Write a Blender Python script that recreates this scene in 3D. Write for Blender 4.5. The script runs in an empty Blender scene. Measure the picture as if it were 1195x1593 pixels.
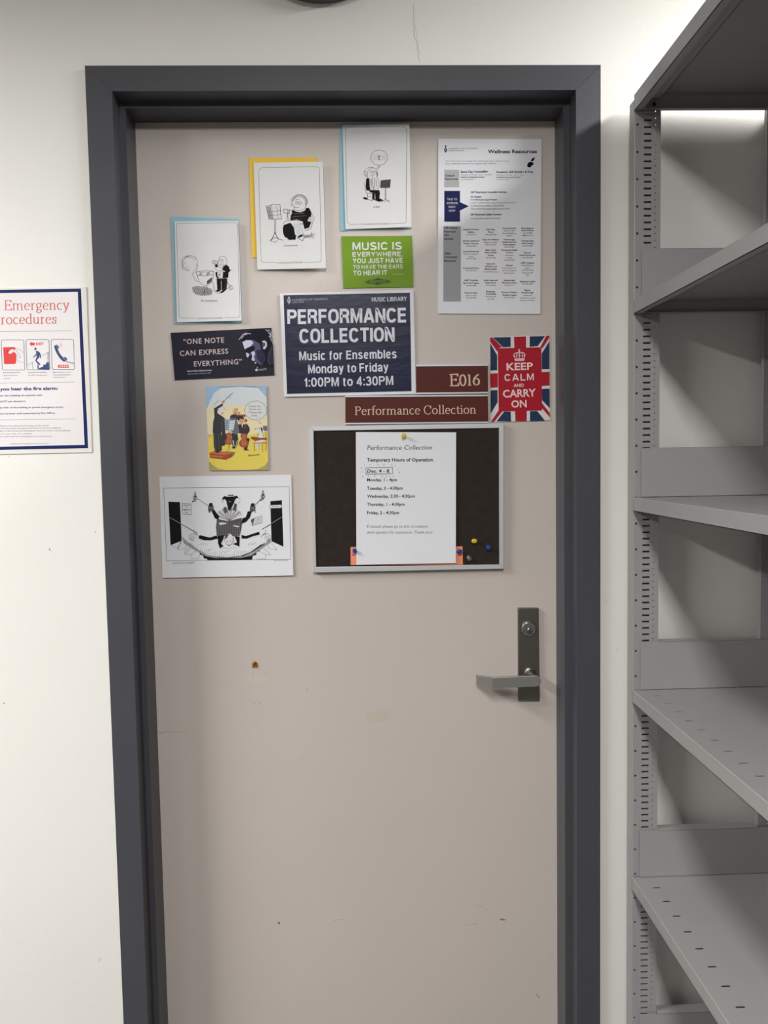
import bpy, bmesh, math, random
from mathutils import Vector, Matrix
random.seed(7)
S = bpy.context.scene
COL = S.collection

# ------------------------------------------------------------------ camera
F_PX, CAM = 1240.0, Vector((0.0, -1.57, 1.42))
YAW, PIT, ROL = (math.radians(a) for a in (1.834, -3.758, 0.991))
_f = Vector((math.sin(YAW)*math.cos(PIT), math.cos(YAW)*math.cos(PIT), math.sin(PIT)))
_r = Vector((math.cos(YAW), -math.sin(YAW), 0)); _d = _f.cross(_r)
AX = math.cos(ROL)*_r + math.sin(ROL)*_d
AY = -math.sin(ROL)*_r + math.cos(ROL)*_d
cd = bpy.data.cameras.new('camera'); cam = bpy.data.objects.new('camera', cd); COL.objects.link(cam)
cd.sensor_fit = 'HORIZONTAL'; cd.sensor_width = 36.0; cd.lens = F_PX/1195*36.0; cd.clip_start = 0.01
m = Matrix((AX, -AY, -_f)).transposed().to_4x4(); m.translation = CAM
cam.matrix_world = m; S.camera = cam

# ------------------------------------------------------------------ light, exposure
LIGHTS = [  # (centre x, y), (size x, y), strength, depth of the housing's side baffles, label
    ((-2.05, -1.20), (0.3, 1.2), 103.0, .06, 'ceiling light panel over the left side of the corridor'),
    ((-0.10, -2.50), (0.3, 1.2), 72.0, .04, 'ceiling light panel over the aisle in front of the door'),
    ((-2.05, -3.40), (0.3, 1.2), 18.0, .10, 'added ceiling light panel further back on the left, filling the lower left wall'),  # unseen lamp added to brighten the lower left wall
    ((1.42, -0.87), (0.3, 1.2), 74.0, .04, 'ceiling light panel over the aisle behind the shelving'),
]
CEIL = 2.62
W = bpy.data.worlds.new('world'); S.world = W; W.use_nodes = True
W.node_tree.nodes['Background'].inputs[0].default_value = (0.9, 0.95, 1.0, 1)
W.node_tree.nodes['Background'].inputs[1].default_value = 0.02
S.view_settings.view_transform = 'Standard'; S.view_settings.look = 'None'
S.view_settings.gamma = 1.0; S.view_settings.use_curve_mapping = False
S.view_settings.exposure = 0.06

# ------------------------------------------------------------------ helpers
def ray(px, py):
    return ((px-597.5)/F_PX)*AX + ((py-796.5)/F_PX)*AY + _f
def at(px, py, Y):                       # photo pixel -> point on the wall-parallel plane at depth Y
    d = ray(px, py); return CAM + d*((Y-CAM.y)/d.y)
def lin(c): return tuple((v/12.92 if v <= .04045 else ((v+.055)/1.055)**2.4) for v in c)
def rgb(r, g, b): return (*lin((r/255, g/255, b/255)), 1)
_mats = {}
def mat(name, col, rough=.6, metal=0., bump=0., bscale=200., var=0., vscale=3., spec=.5, emit=0., coat=0., stretch=None):
    if name in _mats: return _mats[name]
    M = bpy.data.materials.new(name); M.use_nodes = True; nt = M.node_tree; N = nt.nodes; L = nt.links
    b = N['Principled BSDF']; c = rgb(*col)
    b.inputs['Base Color'].default_value = c; b.inputs['Roughness'].default_value = rough
    b.inputs['Metallic'].default_value = metal; b.inputs['Specular IOR Level'].default_value = spec
    b.inputs['Coat Weight'].default_value = coat
    tc = N.new('ShaderNodeTexCoord'); src = tc.outputs['Object']
    if stretch:
        mp = N.new('ShaderNodeMapping'); mp.inputs['Scale'].default_value = stretch; L.new(src, mp.inputs[0]); src = mp.outputs[0]
    if var:
        n = N.new('ShaderNodeTexNoise'); n.inputs['Scale'].default_value = vscale; n.inputs['Detail'].default_value = 5
        L.new(src, n.inputs['Vector'])
        r = N.new('ShaderNodeValToRGB'); r.color_ramp.elements[0].position = .3; r.color_ramp.elements[1].position = .7
        r.color_ramp.elements[0].color = (*[v*(1-var) for v in c[:3]], 1); r.color_ramp.elements[1].color = (*[min(1, v*(1+var)) for v in c[:3]], 1)
        L.new(n.outputs['Fac'], r.inputs[0]); L.new(r.outputs[0], b.inputs['Base Color'])
    if bump:
        n = N.new('ShaderNodeTexNoise'); n.inputs['Scale'].default_value = bscale; n.inputs['Detail'].default_value = 3
        L.new(src, n.inputs['Vector'])
        u = N.new('ShaderNodeBump'); u.inputs['Strength'].default_value = bump; u.inputs['Distance'].default_value = .001
        L.new(n.outputs['Fac'], u.inputs['Height']); L.new(u.outputs[0], b.inputs['Normal'])
    if emit:
        b.inputs['Emission Color'].default_value = c; b.inputs['Emission Strength'].default_value = emit
    _mats[name] = M; return M

def tag(o, label=None, cat=None, group=None, kind=None):
    for k, v in (('label', label), ('category', cat), ('group', group), ('kind', kind)):
        if v: o[k] = v
    return o
def link(name, me, parent=None):
    o = bpy.data.objects.new(name, me); COL.objects.link(o)
    if parent:
        o.parent = parent; o.matrix_parent_inverse = parent_inv(parent)
    return o
def parent_inv(p):
    m = Matrix.Identity(4); chain = []
    while p: chain.append(p); p = p.parent
    for q in reversed(chain): m = m @ q.matrix_parent_inverse @ q.matrix_basis
    return m.inverted()
def empty(name, loc, label=None, cat=None, group=None, kind=None):
    o = link(name, None); o.location = loc; o.empty_display_size = .05
    return tag(o, label, cat, group, kind)

class MB:
    def __init__(s): s.v = []; s.f = []; s.m = []; s.mats = []
    def mi(s, M):
        if M not in s.mats: s.mats.append(M)
        return s.mats.index(M)
    def add(s, vs, fs, M=None):
        k = len(s.v); s.v += [tuple(v) for v in vs]; s.f += [[i+k for i in f] for f in fs]
        s.m += [s.mi(M) if M else 0]*len(fs); return s
    def box(s, x0, x1, y0, y1, z0, z1, M=None):
        vs = [(x, y, z) for x in (x0, x1) for y in (y0, y1) for z in (z0, z1)]
        return s.add(vs, [(0,1,3,2),(4,6,7,5),(0,4,5,1),(2,3,7,6),(0,2,6,4),(1,5,7,3)], M)
    def prism(s, front, dy, M=None):      # polygon of points facing -Y, pushed back by dy
        n = len(front); vs = [Vector(p) for p in front] + [Vector(p)+Vector((0, dy, 0)) for p in front]
        fs = [list(range(n)), list(range(2*n-1, n-1, -1))] + [[i, i+n, (i+1)%n+n, (i+1)%n] for i in range(n)]
        return s.add(vs, fs, M)
    def tube(s, a, b, r0, r1=None, n=16, M=None, caps=True):
        a = Vector(a); b = Vector(b); r1 = r0 if r1 is None else r1
        z = (b-a).normalized(); x = z.orthogonal().normalized(); y = z.cross(x); vs = []
        for p, r in ((a, r0), (b, r1)):
            for i in range(n):
                t = 2*math.pi*i/n; vs.append(p + x*(r*math.cos(t)) + y*(r*math.sin(t)))
        fs = [[i, (i+1)%n, (i+1)%n+n, i+n] for i in range(n)]
        if caps: fs += [list(range(n-1, -1, -1)), list(range(n, 2*n))]
        return s.add(vs, fs, M)
    def lathe(s, o, axis, prof, n=20, M=None):   # prof: (distance along axis, radius)
        o = Vector(o); z = Vector(axis).normalized(); x = z.orthogonal().normalized(); y = z.cross(x); vs = []
        for h, r in prof:
            for i in range(n):
                t = 2*math.pi*i/n; vs.append(o + z*h + x*(r*math.cos(t)) + y*(r*math.sin(t)))
        fs = [[k*n+i, k*n+(i+1)%n, (k+1)*n+(i+1)%n, (k+1)*n+i] for k in range(len(prof)-1) for i in range(n)]
        fs += [list(range(n-1, -1, -1)), list(range((len(prof)-1)*n, len(prof)*n))]
        return s.add(vs, fs, M)
    def build(s, name, M=None, parent=None, bevel=0, smooth=False, seg=2, fix=True):
        me = bpy.data.meshes.new(name); me.from_pydata(s.v, [], s.f)
        for q in ([M] if M else s.mats): me.materials.append(q)
        if not M:
            for p, i in zip(me.polygons, s.m): p.material_index = i
        if fix:
            bm = bmesh.new(); bm.from_mesh(me); bmesh.ops.recalc_face_normals(bm, faces=bm.faces); bm.to_mesh(me); bm.free()
        o = link(name, me, parent)
        if bevel:
            b = o.modifiers.new('bevel', 'BEVEL'); b.width = bevel; b.segments = seg; b.limit_method = 'ANGLE'; b.harden_normals = False
        if smooth:
            for p in me.polygons: p.use_smooth = True
            try: me.set_sharp_from_angle(angle=math.radians(35))
            except Exception: pass
        return o

# ---- flat print: text and drawings, authored in the pixel frame of a photo crop, laid on the plane of their sheet
_tc = {}
_fc = bpy.data.curves.new('txt', 'FONT'); _fo = bpy.data.objects.new('txt', _fc)
def glyphs(s, bold=0., shear=0., space=1.):
    key = (s, bold, shear, space)
    if key not in _tc:
        _fc.body = s; _fc.offset = bold; _fc.shear = shear; _fc.space_character = space; _fc.resolution_u = 2; _fc.size = 1
        COL.objects.link(_fo); dg = bpy.context.evaluated_depsgraph_get(); dg.update()
        me = bpy.data.meshes.new_from_object(_fo.evaluated_get(dg))
        _tc[key] = ([(v.co.x, v.co.y) for v in me.vertices], [list(p.vertices) for p in me.polygons])
        COL.objects.unlink(_fo); bpy.data.meshes.remove(me)
    return _tc[key]
CAPH = max(v[1] for v in glyphs('H')[0])

def arc(cx, cy, rx, ry, a0, a1, n=14):
    return [(cx+rx*math.cos(math.radians(a0+(a1-a0)*i/n)), cy+ry*math.sin(math.radians(a0+(a1-a0)*i/n))) for i in range(n+1)]
SERIF = {  # adv, strokes, serif bars (x0, x1, y), dots
 'l': (.28, [[(.15,0),(.15,.71)],[(.05,.69),(.15,.71)]], [(.04,.26,0)], []),
 'i': (.28, [[(.15,0),(.15,.45)],[(.05,.43),(.15,.45)]], [(.04,.26,0)], [(.14,.62)]),
 'r': (.38, [[(.13,0),(.13,.45)],[(.04,.43),(.13,.45)],[(.13,.32),(.2,.42),(.28,.45),(.35,.43)]], [(.03,.24,0)], []),
 'n': (.56, [[(.13,0),(.13,.45)],[(.04,.43),(.13,.45)],[(.13,.34),(.2,.42),(.3,.45),(.38,.42),(.42,.34),(.42,0)]], [(.03,.23,0),(.32,.52,0)], []),
 'm': (.86, [[(.13,0),(.13,.45)],[(.04,.43),(.13,.45)],[(.13,.34),(.2,.42),(.29,.45),(.37,.42),(.42,.34),(.42,0)],[(.42,.34),(.5,.42),(.59,.45),(.67,.42),(.71,.34),(.71,0)]], [(.03,.23,0),(.33,.51,0),(.62,.81,0)], []),
 'o': (.52, [arc(.26,.225,.195,.225,0,360,22)], [], []),
 'e': (.47, [[(.07,.25),(.4,.25)], arc(.245,.225,.18,.225,8,318,18)], [], []),
 'c': (.45, [arc(.25,.225,.19,.225,48,315,16)], [], []),
 'a': (.46, [[(.1,.34),(.13,.41),(.2,.45),(.29,.43),(.33,.36),(.33,.07),(.37,.01),(.43,.03)],[(.33,.27),(.18,.22),(.08,.14),(.1,.04),(.18,0),(.26,.03),(.33,.1)]], [], []),
 't': (.32, [[(.15,.58),(.15,.08),(.19,.01),(.25,0),(.31,.04)],[(.03,.44),(.3,.44)]], [], []),
 'f': (.31, [[(.13,0),(.13,.58),(.17,.67),(.25,.71),(.33,.68)],[(.03,.44),(.29,.44)]], [(.03,.24,0)], []),
 'P': (.57, [[(.15,0),(.15,.67)],[(.15,.66),(.3,.66)]+arc(.3,.5,.2,.16,90,-90,12)+[(.15,.34)]], [(.04,.27,0),(.04,.2,.66)], []),
 'C': (.68, [arc(.37,.335,.3,.345,42,318,22),[(.6,.45),(.6,.66)]], [], []),
 'E': (.6, [[(.15,0),(.15,.67)],[(.15,.66),(.53,.66),(.53,.53)],[(.15,.35),(.42,.35)],[(.42,.42),(.42,.28)],[(.15,.01),(.55,.01),(.57,.15)]], [(.04,.2,.66),(.04,.2,.01)], []),
 'g': (.49, [arc(.23,.3,.15,.155,0,360,18),[(.34,.4),(.4,.45),(.46,.44)],[(.14,.17),(.1,.1),(.14,.04),(.32,.02),(.41,-.04),(.4,-.13),(.28,-.2),(.14,-.19),(.07,-.12),(.1,-.04),(.17,.03)]], [], []),
 'y': (.48, [[(.08,.44),(.25,.02)],[(.42,.44),(.22,-.06),(.15,-.18),(.06,-.2)]], [(.01,.18,.45),(.33,.48,.45)], []),
 'd': (.53, [arc(.24,.225,.175,.225,50,310,16),[(.41,.0),(.41,.71)],[(.31,.69),(.41,.71)]], [(.41,.5,0)], []),
 'u': (.55, [[(.03,.43),(.12,.45)],[(.12,.45),(.12,.12),(.17,.03),(.25,0),(.34,.04),(.41,.12)],[(.41,0),(.41,.45)],[(.32,.43),(.41,.45)]], [(.41,.5,0)], []),
 's': (.39, [[(.32,.31),(.32,.39),(.26,.44),(.18,.45),(.1,.41),(.09,.33),(.14,.27),(.26,.21),(.32,.14),(.3,.05),(.21,0),(.12,.01),(.07,.06),(.07,.14)]], [], []),
 '0': (.48, [arc(.24,.3,.17,.31,0,360,24)], [], []),
 '1': (.34, [[(.17,0),(.17,.61)],[(.08,.58),(.17,.61)]], [(.06,.28,0)], []),
 '6': (.48, [[(.4,.61),(.26,.52),(.13,.38),(.08,.22)],arc(.25,.19,.17,.19,0,360,20)], [], []),
 ' ': (.26, [], [], []),
}

def se(cx, cy, rx, ry, a0, a1, n=16, e=.82):     # superellipse arc for grotesque lettering
    o = []
    for i in range(n+1):
        a = math.radians(a0+(a1-a0)*i/n); c_, s_ = math.cos(a), math.sin(a)
        o.append((cx+rx*math.copysign(abs(c_)**e, c_), cy+ry*math.copysign(abs(s_)**e, s_)))
    return o
SANS = {  # width, strokes on a cap height of 1 (x height .74)
 'A': (.62, [[(0,-.08),(.27,1),(.35,1),(.62,-.08)],[(.1,.26),(.52,.26)]]),
 'B': (.5, [[(.28,.52),(0,.52),(0,1),(.26,1)]+se(.26,.76,.2,.24,90,-90,10),[(.26,.52)]+se(.27,.26,.23,.26,90,-90,10)+[(0,0),(0,.52)]]),
 'C': (.56, [se(.28,.5,.28,.5,32,328,22)]),
 'E': (.46, [[(.51,1),(0,1),(0,0),(.51,0)],[(0,.52),(.47,.52)]]),
 'F': (.44, [[(.5,1),(0,1),(0,-.08)],[(0,.5),(.45,.5)]]),
 'H': (.54, [[(0,-.08),(0,1.08)],[(.54,-.08),(.54,1.08)],[(0,.52),(.54,.52)]]),
 'I': (.0, [[(0,-.08),(0,1.08)]]),
 'J': (.4, [[(.4,1.08),(.4,.25)]+se(.2,.25,.2,.25,0,-170,10)]),
 'L': (.42, [[(0,1.08),(0,0),(.48,0)]]),
 'M': (.66, [[(0,-.08),(0,1.0),(.06,1.0),(.33,.05),(.6,1.0),(.66,1.0),(.66,-.08)]]),
 'N': (.54, [[(0,-.08),(0,1.02),(.04,1.02),(.5,-.02),(.54,-.02),(.54,1.08)]]),
 'O': (.58, [se(.29,.5,.29,.5,0,360,28)]),
 'P': (.5, [[(0,-.08),(0,1),(.28,1)]+se(.28,.74,.22,.26,90,-90,10)+[(0,.48)]]),
 'R': (.52, [[(0,-.08),(0,1),(.28,1)]+se(.28,.75,.22,.25,90,-90,10)+[(0,.5)],[(.26,.5),(.42,.42),(.47,.2),(.5,-.08)]]),
 'S': (.5, [se(.25,.76,.23,.24,20,180,10)+[(.03,.68),(.12,.57),(.36,.44),(.49,.33),(.5,.24)]+se(.25,.24,.25,.24,-5,-165,10)]),
 'T': (.5, [[(-.09,1),(.59,1)],[(.25,1),(.25,-.08)]]),
 'U': (.54, [[(0,1.08),(0,.27)]+se(.27,.27,.27,.27,180,360,12)+[(.54,1.08)]]),
 'V': (.56, [[(0,1.08),(.26,0),(.3,0),(.56,1.08)]]),
 'W': (.86, [[(0,1.08),(.2,0),(.43,.95),(.66,0),(.86,1.08)]]),
 'Y': (.56, [[(0,1.08),(.28,.45)],[(.56,1.08),(.28,.45),(.28,-.08)]]),
 'a': (.42, [[(.02,.56)]+se(.21,.5,.19,.24,160,0,10)+[(.4,.1),(.44,-.04)],[(.4,.42),(.14,.36),(.02,.26),(.02,.1),(.12,0),(.26,.02),(.4,.16)]]),
 'b': (.44, [[(0,1.08),(0,-.08)],se(.22,.37,.22,.37,0,360,20)]),
 'c': (.4, [se(.21,.37,.21,.37,40,320,16)]),
 'd': (.44, [[(.44,1.08),(.44,-.08)],se(.22,.37,.22,.37,0,360,20)]),
 'e': (.43, [[(.0,.38),(.43,.38)]+se(.215,.37,.215,.37,0,320,20)]),
 'f': (.24, [[(.1,-.08),(.1,.85)]+[(.13,.97),(.26,1.0)],[(-.02,.72),(.26,.72)]]),
 'g': (.44, [[(.44,.8),(.44,-.1)]+se(.22,-.1,.22,.2,0,-160,8),se(.22,.37,.22,.37,0,360,20)]),
 'i': (.0, [[(0,-.08),(0,.82)],[(0,.94),(0,1.1)]]),
 'l': (.0, [[(0,-.08),(0,1.08)]]),
 'm': (.68, [[(0,-.08),(0,.82)],[(0,.5)]+se(.17,.5,.17,.24,180,0,10)+[(.34,-.08)],[(.34,.5)]+se(.51,.5,.17,.24,180,0,10)+[(.68,-.08)]]),
 'n': (.4, [[(0,-.08),(0,.82)],[(0,.46)]+se(.2,.48,.2,.26,180,0,12)+[(.4,-.08)]]),
 'o': (.45, [se(.225,.37,.225,.37,0,360,24)]),
 'r': (.24, [[(0,-.08),(0,.82)],[(0,.46),(.06,.66),(.15,.74),(.26,.73)]]),
 's': (.38, [se(.19,.56,.18,.18,15,190,8)+[(.1,.42),(.3,.33),(.38,.22)]+se(.19,.18,.19,.18,-5,-165,8)]),
 't': (.24, [[(.1,.95),(.1,.1),(.14,0),(.26,0)],[(-.02,.72),(.26,.72)]]),
 'u': (.4, [[(0,.82),(0,.24)]+se(.2,.24,.2,.24,180,360,12),[(.4,.82),(.4,-.08)]]),
 'y': (.44, [[(0,.82),(.22,.05)],[(.44,.82),(.2,-.15),(.13,-.24),(.0,-.25)]]),
 '0': (.46, [se(.23,.5,.23,.5,0,360,24)]), '1': (.24, [[(.2,-.08),(.2,1.08)],[(.2,.92),(.12,.8),(0,.76)]]),
 '3': (.44, [se(.21,.75,.2,.25,160,-60,12)+[(.2,.53)],[(.16,.53)]+se(.2,.26,.25,.27,75,-165,14)]),
 '4': (.48, [[(.52,.24),(0,.24),(0,.3),(.32,.98),(.36,1.0),(.36,-.08)]]),
 ':': (.0, [[(0,-.06),(0,.12)],[(0,.6),(0,.78)]]), ',': (.0, [[(0,.08),(0,-.06),(-.06,-.22)]]), '.': (.0, [[(0,-.06),(0,.12)]]), ' ': (.02, []),
}

class Ink:
    """flat print on a sheet; yf(px,py) gives the depth of the sheet's face under a photo pixel"""
    def __init__(s, yf, crop=(0, 0, 1)):
        s.yf = yf if callable(yf) else (lambda x, y, k=yf: k)
        s.mb = MB(); s.lay = 1; s.crop = crop
    def c(s, x, y): ox, oy, k = s.crop; return ox+x*k, oy+y*k
    def put(s, pts, fs, M):
        s.lay += 1; e = .0001 + s.lay*3e-6
        s.mb.add([at(*q, s.yf(*q)-e) for q in (s.c(*p) for p in pts)], fs, M)
    def fill(s, M, *pts): s.put(pts, [list(range(len(pts)))], M)
    def rect(s, M, x0, y0, x1, y1): s.fill(M, (x0, y0), (x1, y0), (x1, y1), (x0, y1))
    def ell(s, M, cx, cy, rx, ry, n=20): s.put([(cx+rx*math.cos(2*math.pi*i/n), cy+ry*math.sin(2*math.pi*i/n)) for i in range(n)], [list(range(n))], M)
    def line(s, M, w, *pts, nib=None):
        pts = list(pts); closed = pts[0] == pts[-1] and len(pts) > 3
        if closed: pts = pts[:-1]
        n = len(pts); L, R = [], []
        for i, p in enumerate(pts):
            a = pts[(i-1) % n] if (closed or i) else p; b = pts[(i+1) % n] if (closed or i < n-1) else p
            d1 = (p[0]-a[0], p[1]-a[1]); d2 = (b[0]-p[0], b[1]-p[1])
            if d1 == (0, 0): d1 = d2
            if d2 == (0, 0): d2 = d1
            l1 = math.hypot(*d1) or 1; l2 = math.hypot(*d2) or 1
            n1 = (-d1[1]/l1, d1[0]/l1); n2 = (-d2[1]/l2, d2[0]/l2)
            mx, my = n1[0]+n2[0], n1[1]+n2[1]; l = math.hypot(mx, my)
            if l < .3: mx, my, l = n1[0], n1[1], 1
            mx /= l; my /= l; k = 1/max(.55, mx*n1[0]+my*n1[1])
            ww = w if nib is None else nib + (w-nib)*abs(mx)
            L.append((p[0]+mx*ww/2*k, p[1]+my*ww/2*k)); R.append((p[0]-mx*ww/2*k, p[1]-my*ww/2*k))
        k = n if closed else n-1
        s.put(L+R, [[i, (i+1) % n, (i+1) % n+n, i+n] for i in range(k)], M)
    def oval(s, M, w, cx, cy, rx, ry, a0=0, a1=360, n=20): s.line(M, w, *(arc(cx, cy, rx, ry, a0, a1, n)[:(-1 if a1-a0 == 360 else None)] + ([arc(cx, cy, rx, ry, a0, a1, n)[0]] if a1-a0 == 360 else [])))
    def rrect(s, M, w, x0, y0, x1, y1, r):
        p = arc(x1-r, y0+r, r, r, -90, 0, 4)+arc(x1-r, y1-r, r, r, 0, 90, 4)+arc(x0+r, y1-r, r, r, 90, 180, 4)+arc(x0+r, y0+r, r, r, 180, 270, 4)
        s.line(M, w, *p, p[0])
    def text(s, M, t, x0, y0, x1, y1, h, bold=0., shear=0., space=1.):
        vs, fs = glyphs(t, bold, shear, space)
        if not vs: return
        a = min(v[0] for v in vs); b = max(v[0] for v in vs); dx, dy = x1-x0, y1-y0; l = math.hypot(dx, dy)
        ux, uy = dx/l, dy/l; k = h/CAPH
        s.put([(x0+ux*l*(x-a)/(b-a)+uy*y*k, y0+uy*l*(x-a)/(b-a)-ux*y*k) for x, y in vs], fs, M)
    def ctext(s, M, t, xc, y, h, bold=0., sq=.92, slope=0.):
        vs, fs = glyphs(t, bold); a = min(v[0] for v in vs); b = max(v[0] for v in vs); w = (b-a)*h/CAPH*sq
        s.text(M, t, xc-w/2, y+slope*w/2, xc+w/2, y-slope*w/2, h, bold)
    def ltext(s, M, t, x, y, h, bold=0., sq=.92, slope=0.):
        vs, fs = glyphs(t, bold); a = min(v[0] for v in vs); b = max(v[0] for v in vs); w = (b-a)*h/CAPH*sq
        s.text(M, t, x, y, x+w, y-slope*w, h, bold)
    def serif(s, M, t, x0, y0, x1, y1, h, thick=.085, thin=.04):     # h = cap height in crop units
        adv = [SERIF[c][0] for c in t]; tot = sum(adv)-.08; dx, dy = x1-x0, y1-y0; l = math.hypot(dx, dy); ux, uy = dx/l, dy/l
        k = h/.67; kx = l/tot; x = -.04
        def mp(p): return (x0+ux*p[0]*kx+uy*p[1]*k, y0+uy*p[0]*kx-ux*p[1]*k)
        for c, a in zip(t, adv):
            _, st, se, do = SERIF[c]
            for q in st:
                pts = [mp((x+p[0], p[1])) for p in q]; s.line(M, thick*k, *pts, nib=thin*k)
            for a0, a1, yy in se: s.line(M, thin*k, mp((x+a0, yy)), mp((x+a1, yy)))
            for p in do: q = mp((x+p[0], p[1])); s.ell(M, q[0], q[1], .055*k, .055*k, 10)
            x += a
    def sans(s, M, t, x0, y0, x1, y1, h, th=.15, gap=.13):    # drawn grotesque capitals and lower case; h = cap height
        g = th+gap; tot = sum(SANS[c][0] for c in t)+g*(len(t)-1)+th; dx, dy = x1-x0, y1-y0; l = math.hypot(dx, dy); ux, uy = dx/l, dy/l
        kx = l/tot; ky = h*(1-th); x = th/2
        def mp(p): q = (x+p[0])*kx; r = h*th/2+p[1]*ky; return (x0+ux*q+uy*r, y0+uy*q-ux*r)
        for c in t:
            for q in SANS[c][1]: s.line(M, th*h, *[mp(p) for p in q])
            x += SANS[c][0]+g
    def build(s, name, parent):
        o = s.mb.build(name, None, parent, fix=False)
        return o

def sheet(name, pts, yf, thick, M, parent=None, nx=6, ny=6):       # thin paper/card from 4 photo corners TL TR BR BL
    yf2 = yf if callable(yf) else (lambda x, y, k=yf: k)
    tl, tr, br, bl = pts; V = []; Fs = []
    for lay in (0, thick):
        for j in range(ny+1):
            for i in range(nx+1):
                u, v = i/nx, j/ny
                x = (tl[0]*(1-u)+tr[0]*u)*(1-v)+(bl[0]*(1-u)+br[0]*u)*v; y = (tl[1]*(1-u)+tr[1]*u)*(1-v)+(bl[1]*(1-u)+br[1]*u)*v
                V.append(at(x, y, yf2(x, y))+Vector((0, lay, 0)))
    n = (nx+1)*(ny+1); I = lambda i, j, k=0: k*n+j*(nx+1)+i
    for j in range(ny):
        for i in range(nx):
            Fs += [[I(i,j),I(i+1,j),I(i+1,j+1),I(i,j+1)], [I(i,j,1),I(i,j+1,1),I(i+1,j+1,1),I(i+1,j,1)]]
    for i in range(nx): Fs += [[I(i,0),I(i,0,1),I(i+1,0,1),I(i+1,0)], [I(i,ny),I(i+1,ny),I(i+1,ny,1),I(i,ny,1)]]
    for j in range(ny): Fs += [[I(0,j),I(0,j+1),I(0,j+1,1),I(0,j,1)], [I(nx,j),I(nx,j,1),I(nx,j+1,1),I(nx,j+1)]]
    return MB().add(V, Fs).build(name, M, parent)
def cp(crop, *pts): return [(crop[0]+x*crop[2], crop[1]+y*crop[2]) for x, y in pts]
def base(pts, Y): return at(sum(p[0] for p in pts)/4, max(p[1] for p in pts), Y)

# ------------------------------------------------------------------ materials
wall_m = mat('wall_paint', (226, 225, 222), .55, bump=.25, bscale=260, var=.015, vscale=2)
ceil_m = mat('ceiling_tile', (176, 175, 170), .9, bump=.3, bscale=150)
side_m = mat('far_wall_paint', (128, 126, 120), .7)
floor_m = mat('floor_vinyl', (70, 66, 62), .45, var=.08, vscale=6)
frame_m = mat('frame_paint', (69, 70, 77), .4, bump=.12, bscale=300, var=.03, vscale=9, spec=.35)
door_m = mat('door_paint', (193, 184, 179), .42, bump=.15, bscale=220, var=.02, vscale=2.5)
steel_m = mat('shelf_steel', (150, 150, 151), .42, var=.015, vscale=8, bump=.05, bscale=500)
nickel_m = mat('satin_nickel', (124, 119, 113), .36, .95, bump=.1, bscale=80, stretch=(1, 1, 20))
chrome_m = mat('chrome', (190, 190, 194), .18, 1.)
alu_m = mat('aluminium', (196, 199, 204), .42, .35, bump=.05, bscale=90, stretch=(.2, 1, 20))
black_m = mat('black', (22, 22, 24), .7)
hole_m = mat('lock_dark', (8, 8, 8), .9)
paper = mat('white_paper', (222, 223, 230), .75, var=.012, vscale=20)
card_w = mat('white_card', (220, 220, 223), .7, var=.012, vscale=20)
ink = mat('black_ink', (24, 23, 26), .8, spec=.15)
inkg = mat('grey_ink', (84, 82, 87), .8, spec=.15)
inkl = mat('light_grey_ink', (156, 155, 160), .8, spec=.2)
white = mat('white_print', (214, 214, 218), .6)
grass = mat('green_card', (112, 148, 36), .6, spec=.25)
navy = mat('navy_print', (36, 42, 74), .32, var=.12, vscale=14)
navy2 = mat('navy_ink', (24, 30, 80), .7, spec=.2)
blueink = mat('blue_ink', (48, 48, 104), .8, spec=.15)
skyb = mat('light_blue_card', (138, 186, 206), .6)
yelc = mat('yellow_card', (232, 190, 62), .6)

# ------------------------------------------------------------------ room
XL, XR, YB = -3.4, 3.2, -4.6
FX0, FX1, FZ = -0.4975, 0.4805, 2.170       # door frame outside
IX0, IX1, IZ = -0.4505, 0.434, 2.123        # opening between the face returns
SX0, SX1, SZ = -0.4390, 0.4215, 2.111       # stop
WY = 0.012
w = MB()
w.box(XL, FX0+.01, WY, WY+.15, 0, CEIL).box(FX1-.01, XR, WY, WY+.15, 0, CEIL).box(FX0+.01, FX1-.01, WY, WY+.15, FZ-.01, CEIL)
wall_back = tag(w.build('wall_back', wall_m), kind='structure')
tag(MB().box(XL-.1, XL, YB, WY, 0, CEIL).build('wall_left', side_m), kind='structure')
tag(MB().box(XR, XR+.1, YB, WY, 0, CEIL).build('wall_right', side_m), kind='structure')
tag(MB().box(XL-.1, XR+.1, YB-.1, YB, 0, CEIL).build('wall_front', side_m), kind='structure')
tag(MB().box(XL-.1, XR+.1, YB-.1, WY+.3, -.1, 0).build('floor', floor_m), kind='structure')
tag(MB().box(XL-.1, XR+.1, YB-.1, WY+.3, CEIL, CEIL+.1).build('ceiling', ceil_m), kind='structure')
tag(MB().box(XL, FX0-.002, WY-.006, WY, 0, .1).build('baseboard_back', black_m), kind='structure')

for (cx, cy), (sx, sy), st, dp, lab in LIGHTS:
    e = empty('ceiling_light', (cx, cy, CEIL), lab, 'ceiling light')
    fr = MB(); z = CEIL-dp
    for a in ((-sx/2-.02, -sx/2, -sy/2-.02, sy/2+.02), (sx/2, sx/2+.02, -sy/2-.02, sy/2+.02), (-sx/2, sx/2, -sy/2-.02, -sy/2), (-sx/2, sx/2, sy/2, sy/2+.02)):
        fr.box(cx+a[0], cx+a[1], cy+a[2], cy+a[3], z, CEIL)
    fr.build('frame', mat('lamp_housing', (70, 70, 72), .5), e)
    dm = mat('diffuser_%s' % st, (255, 253, 248), .6, emit=st)
    MB().add([(cx-sx/2, cy-sy/2, CEIL-.02), (cx+sx/2, cy-sy/2, CEIL-.02), (cx+sx/2, cy+sy/2, CEIL-.02), (cx-sx/2, cy+sy/2, CEIL-.02)], [(0, 3, 2, 1)]).build('diffuser', dm, e, fix=False)

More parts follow.
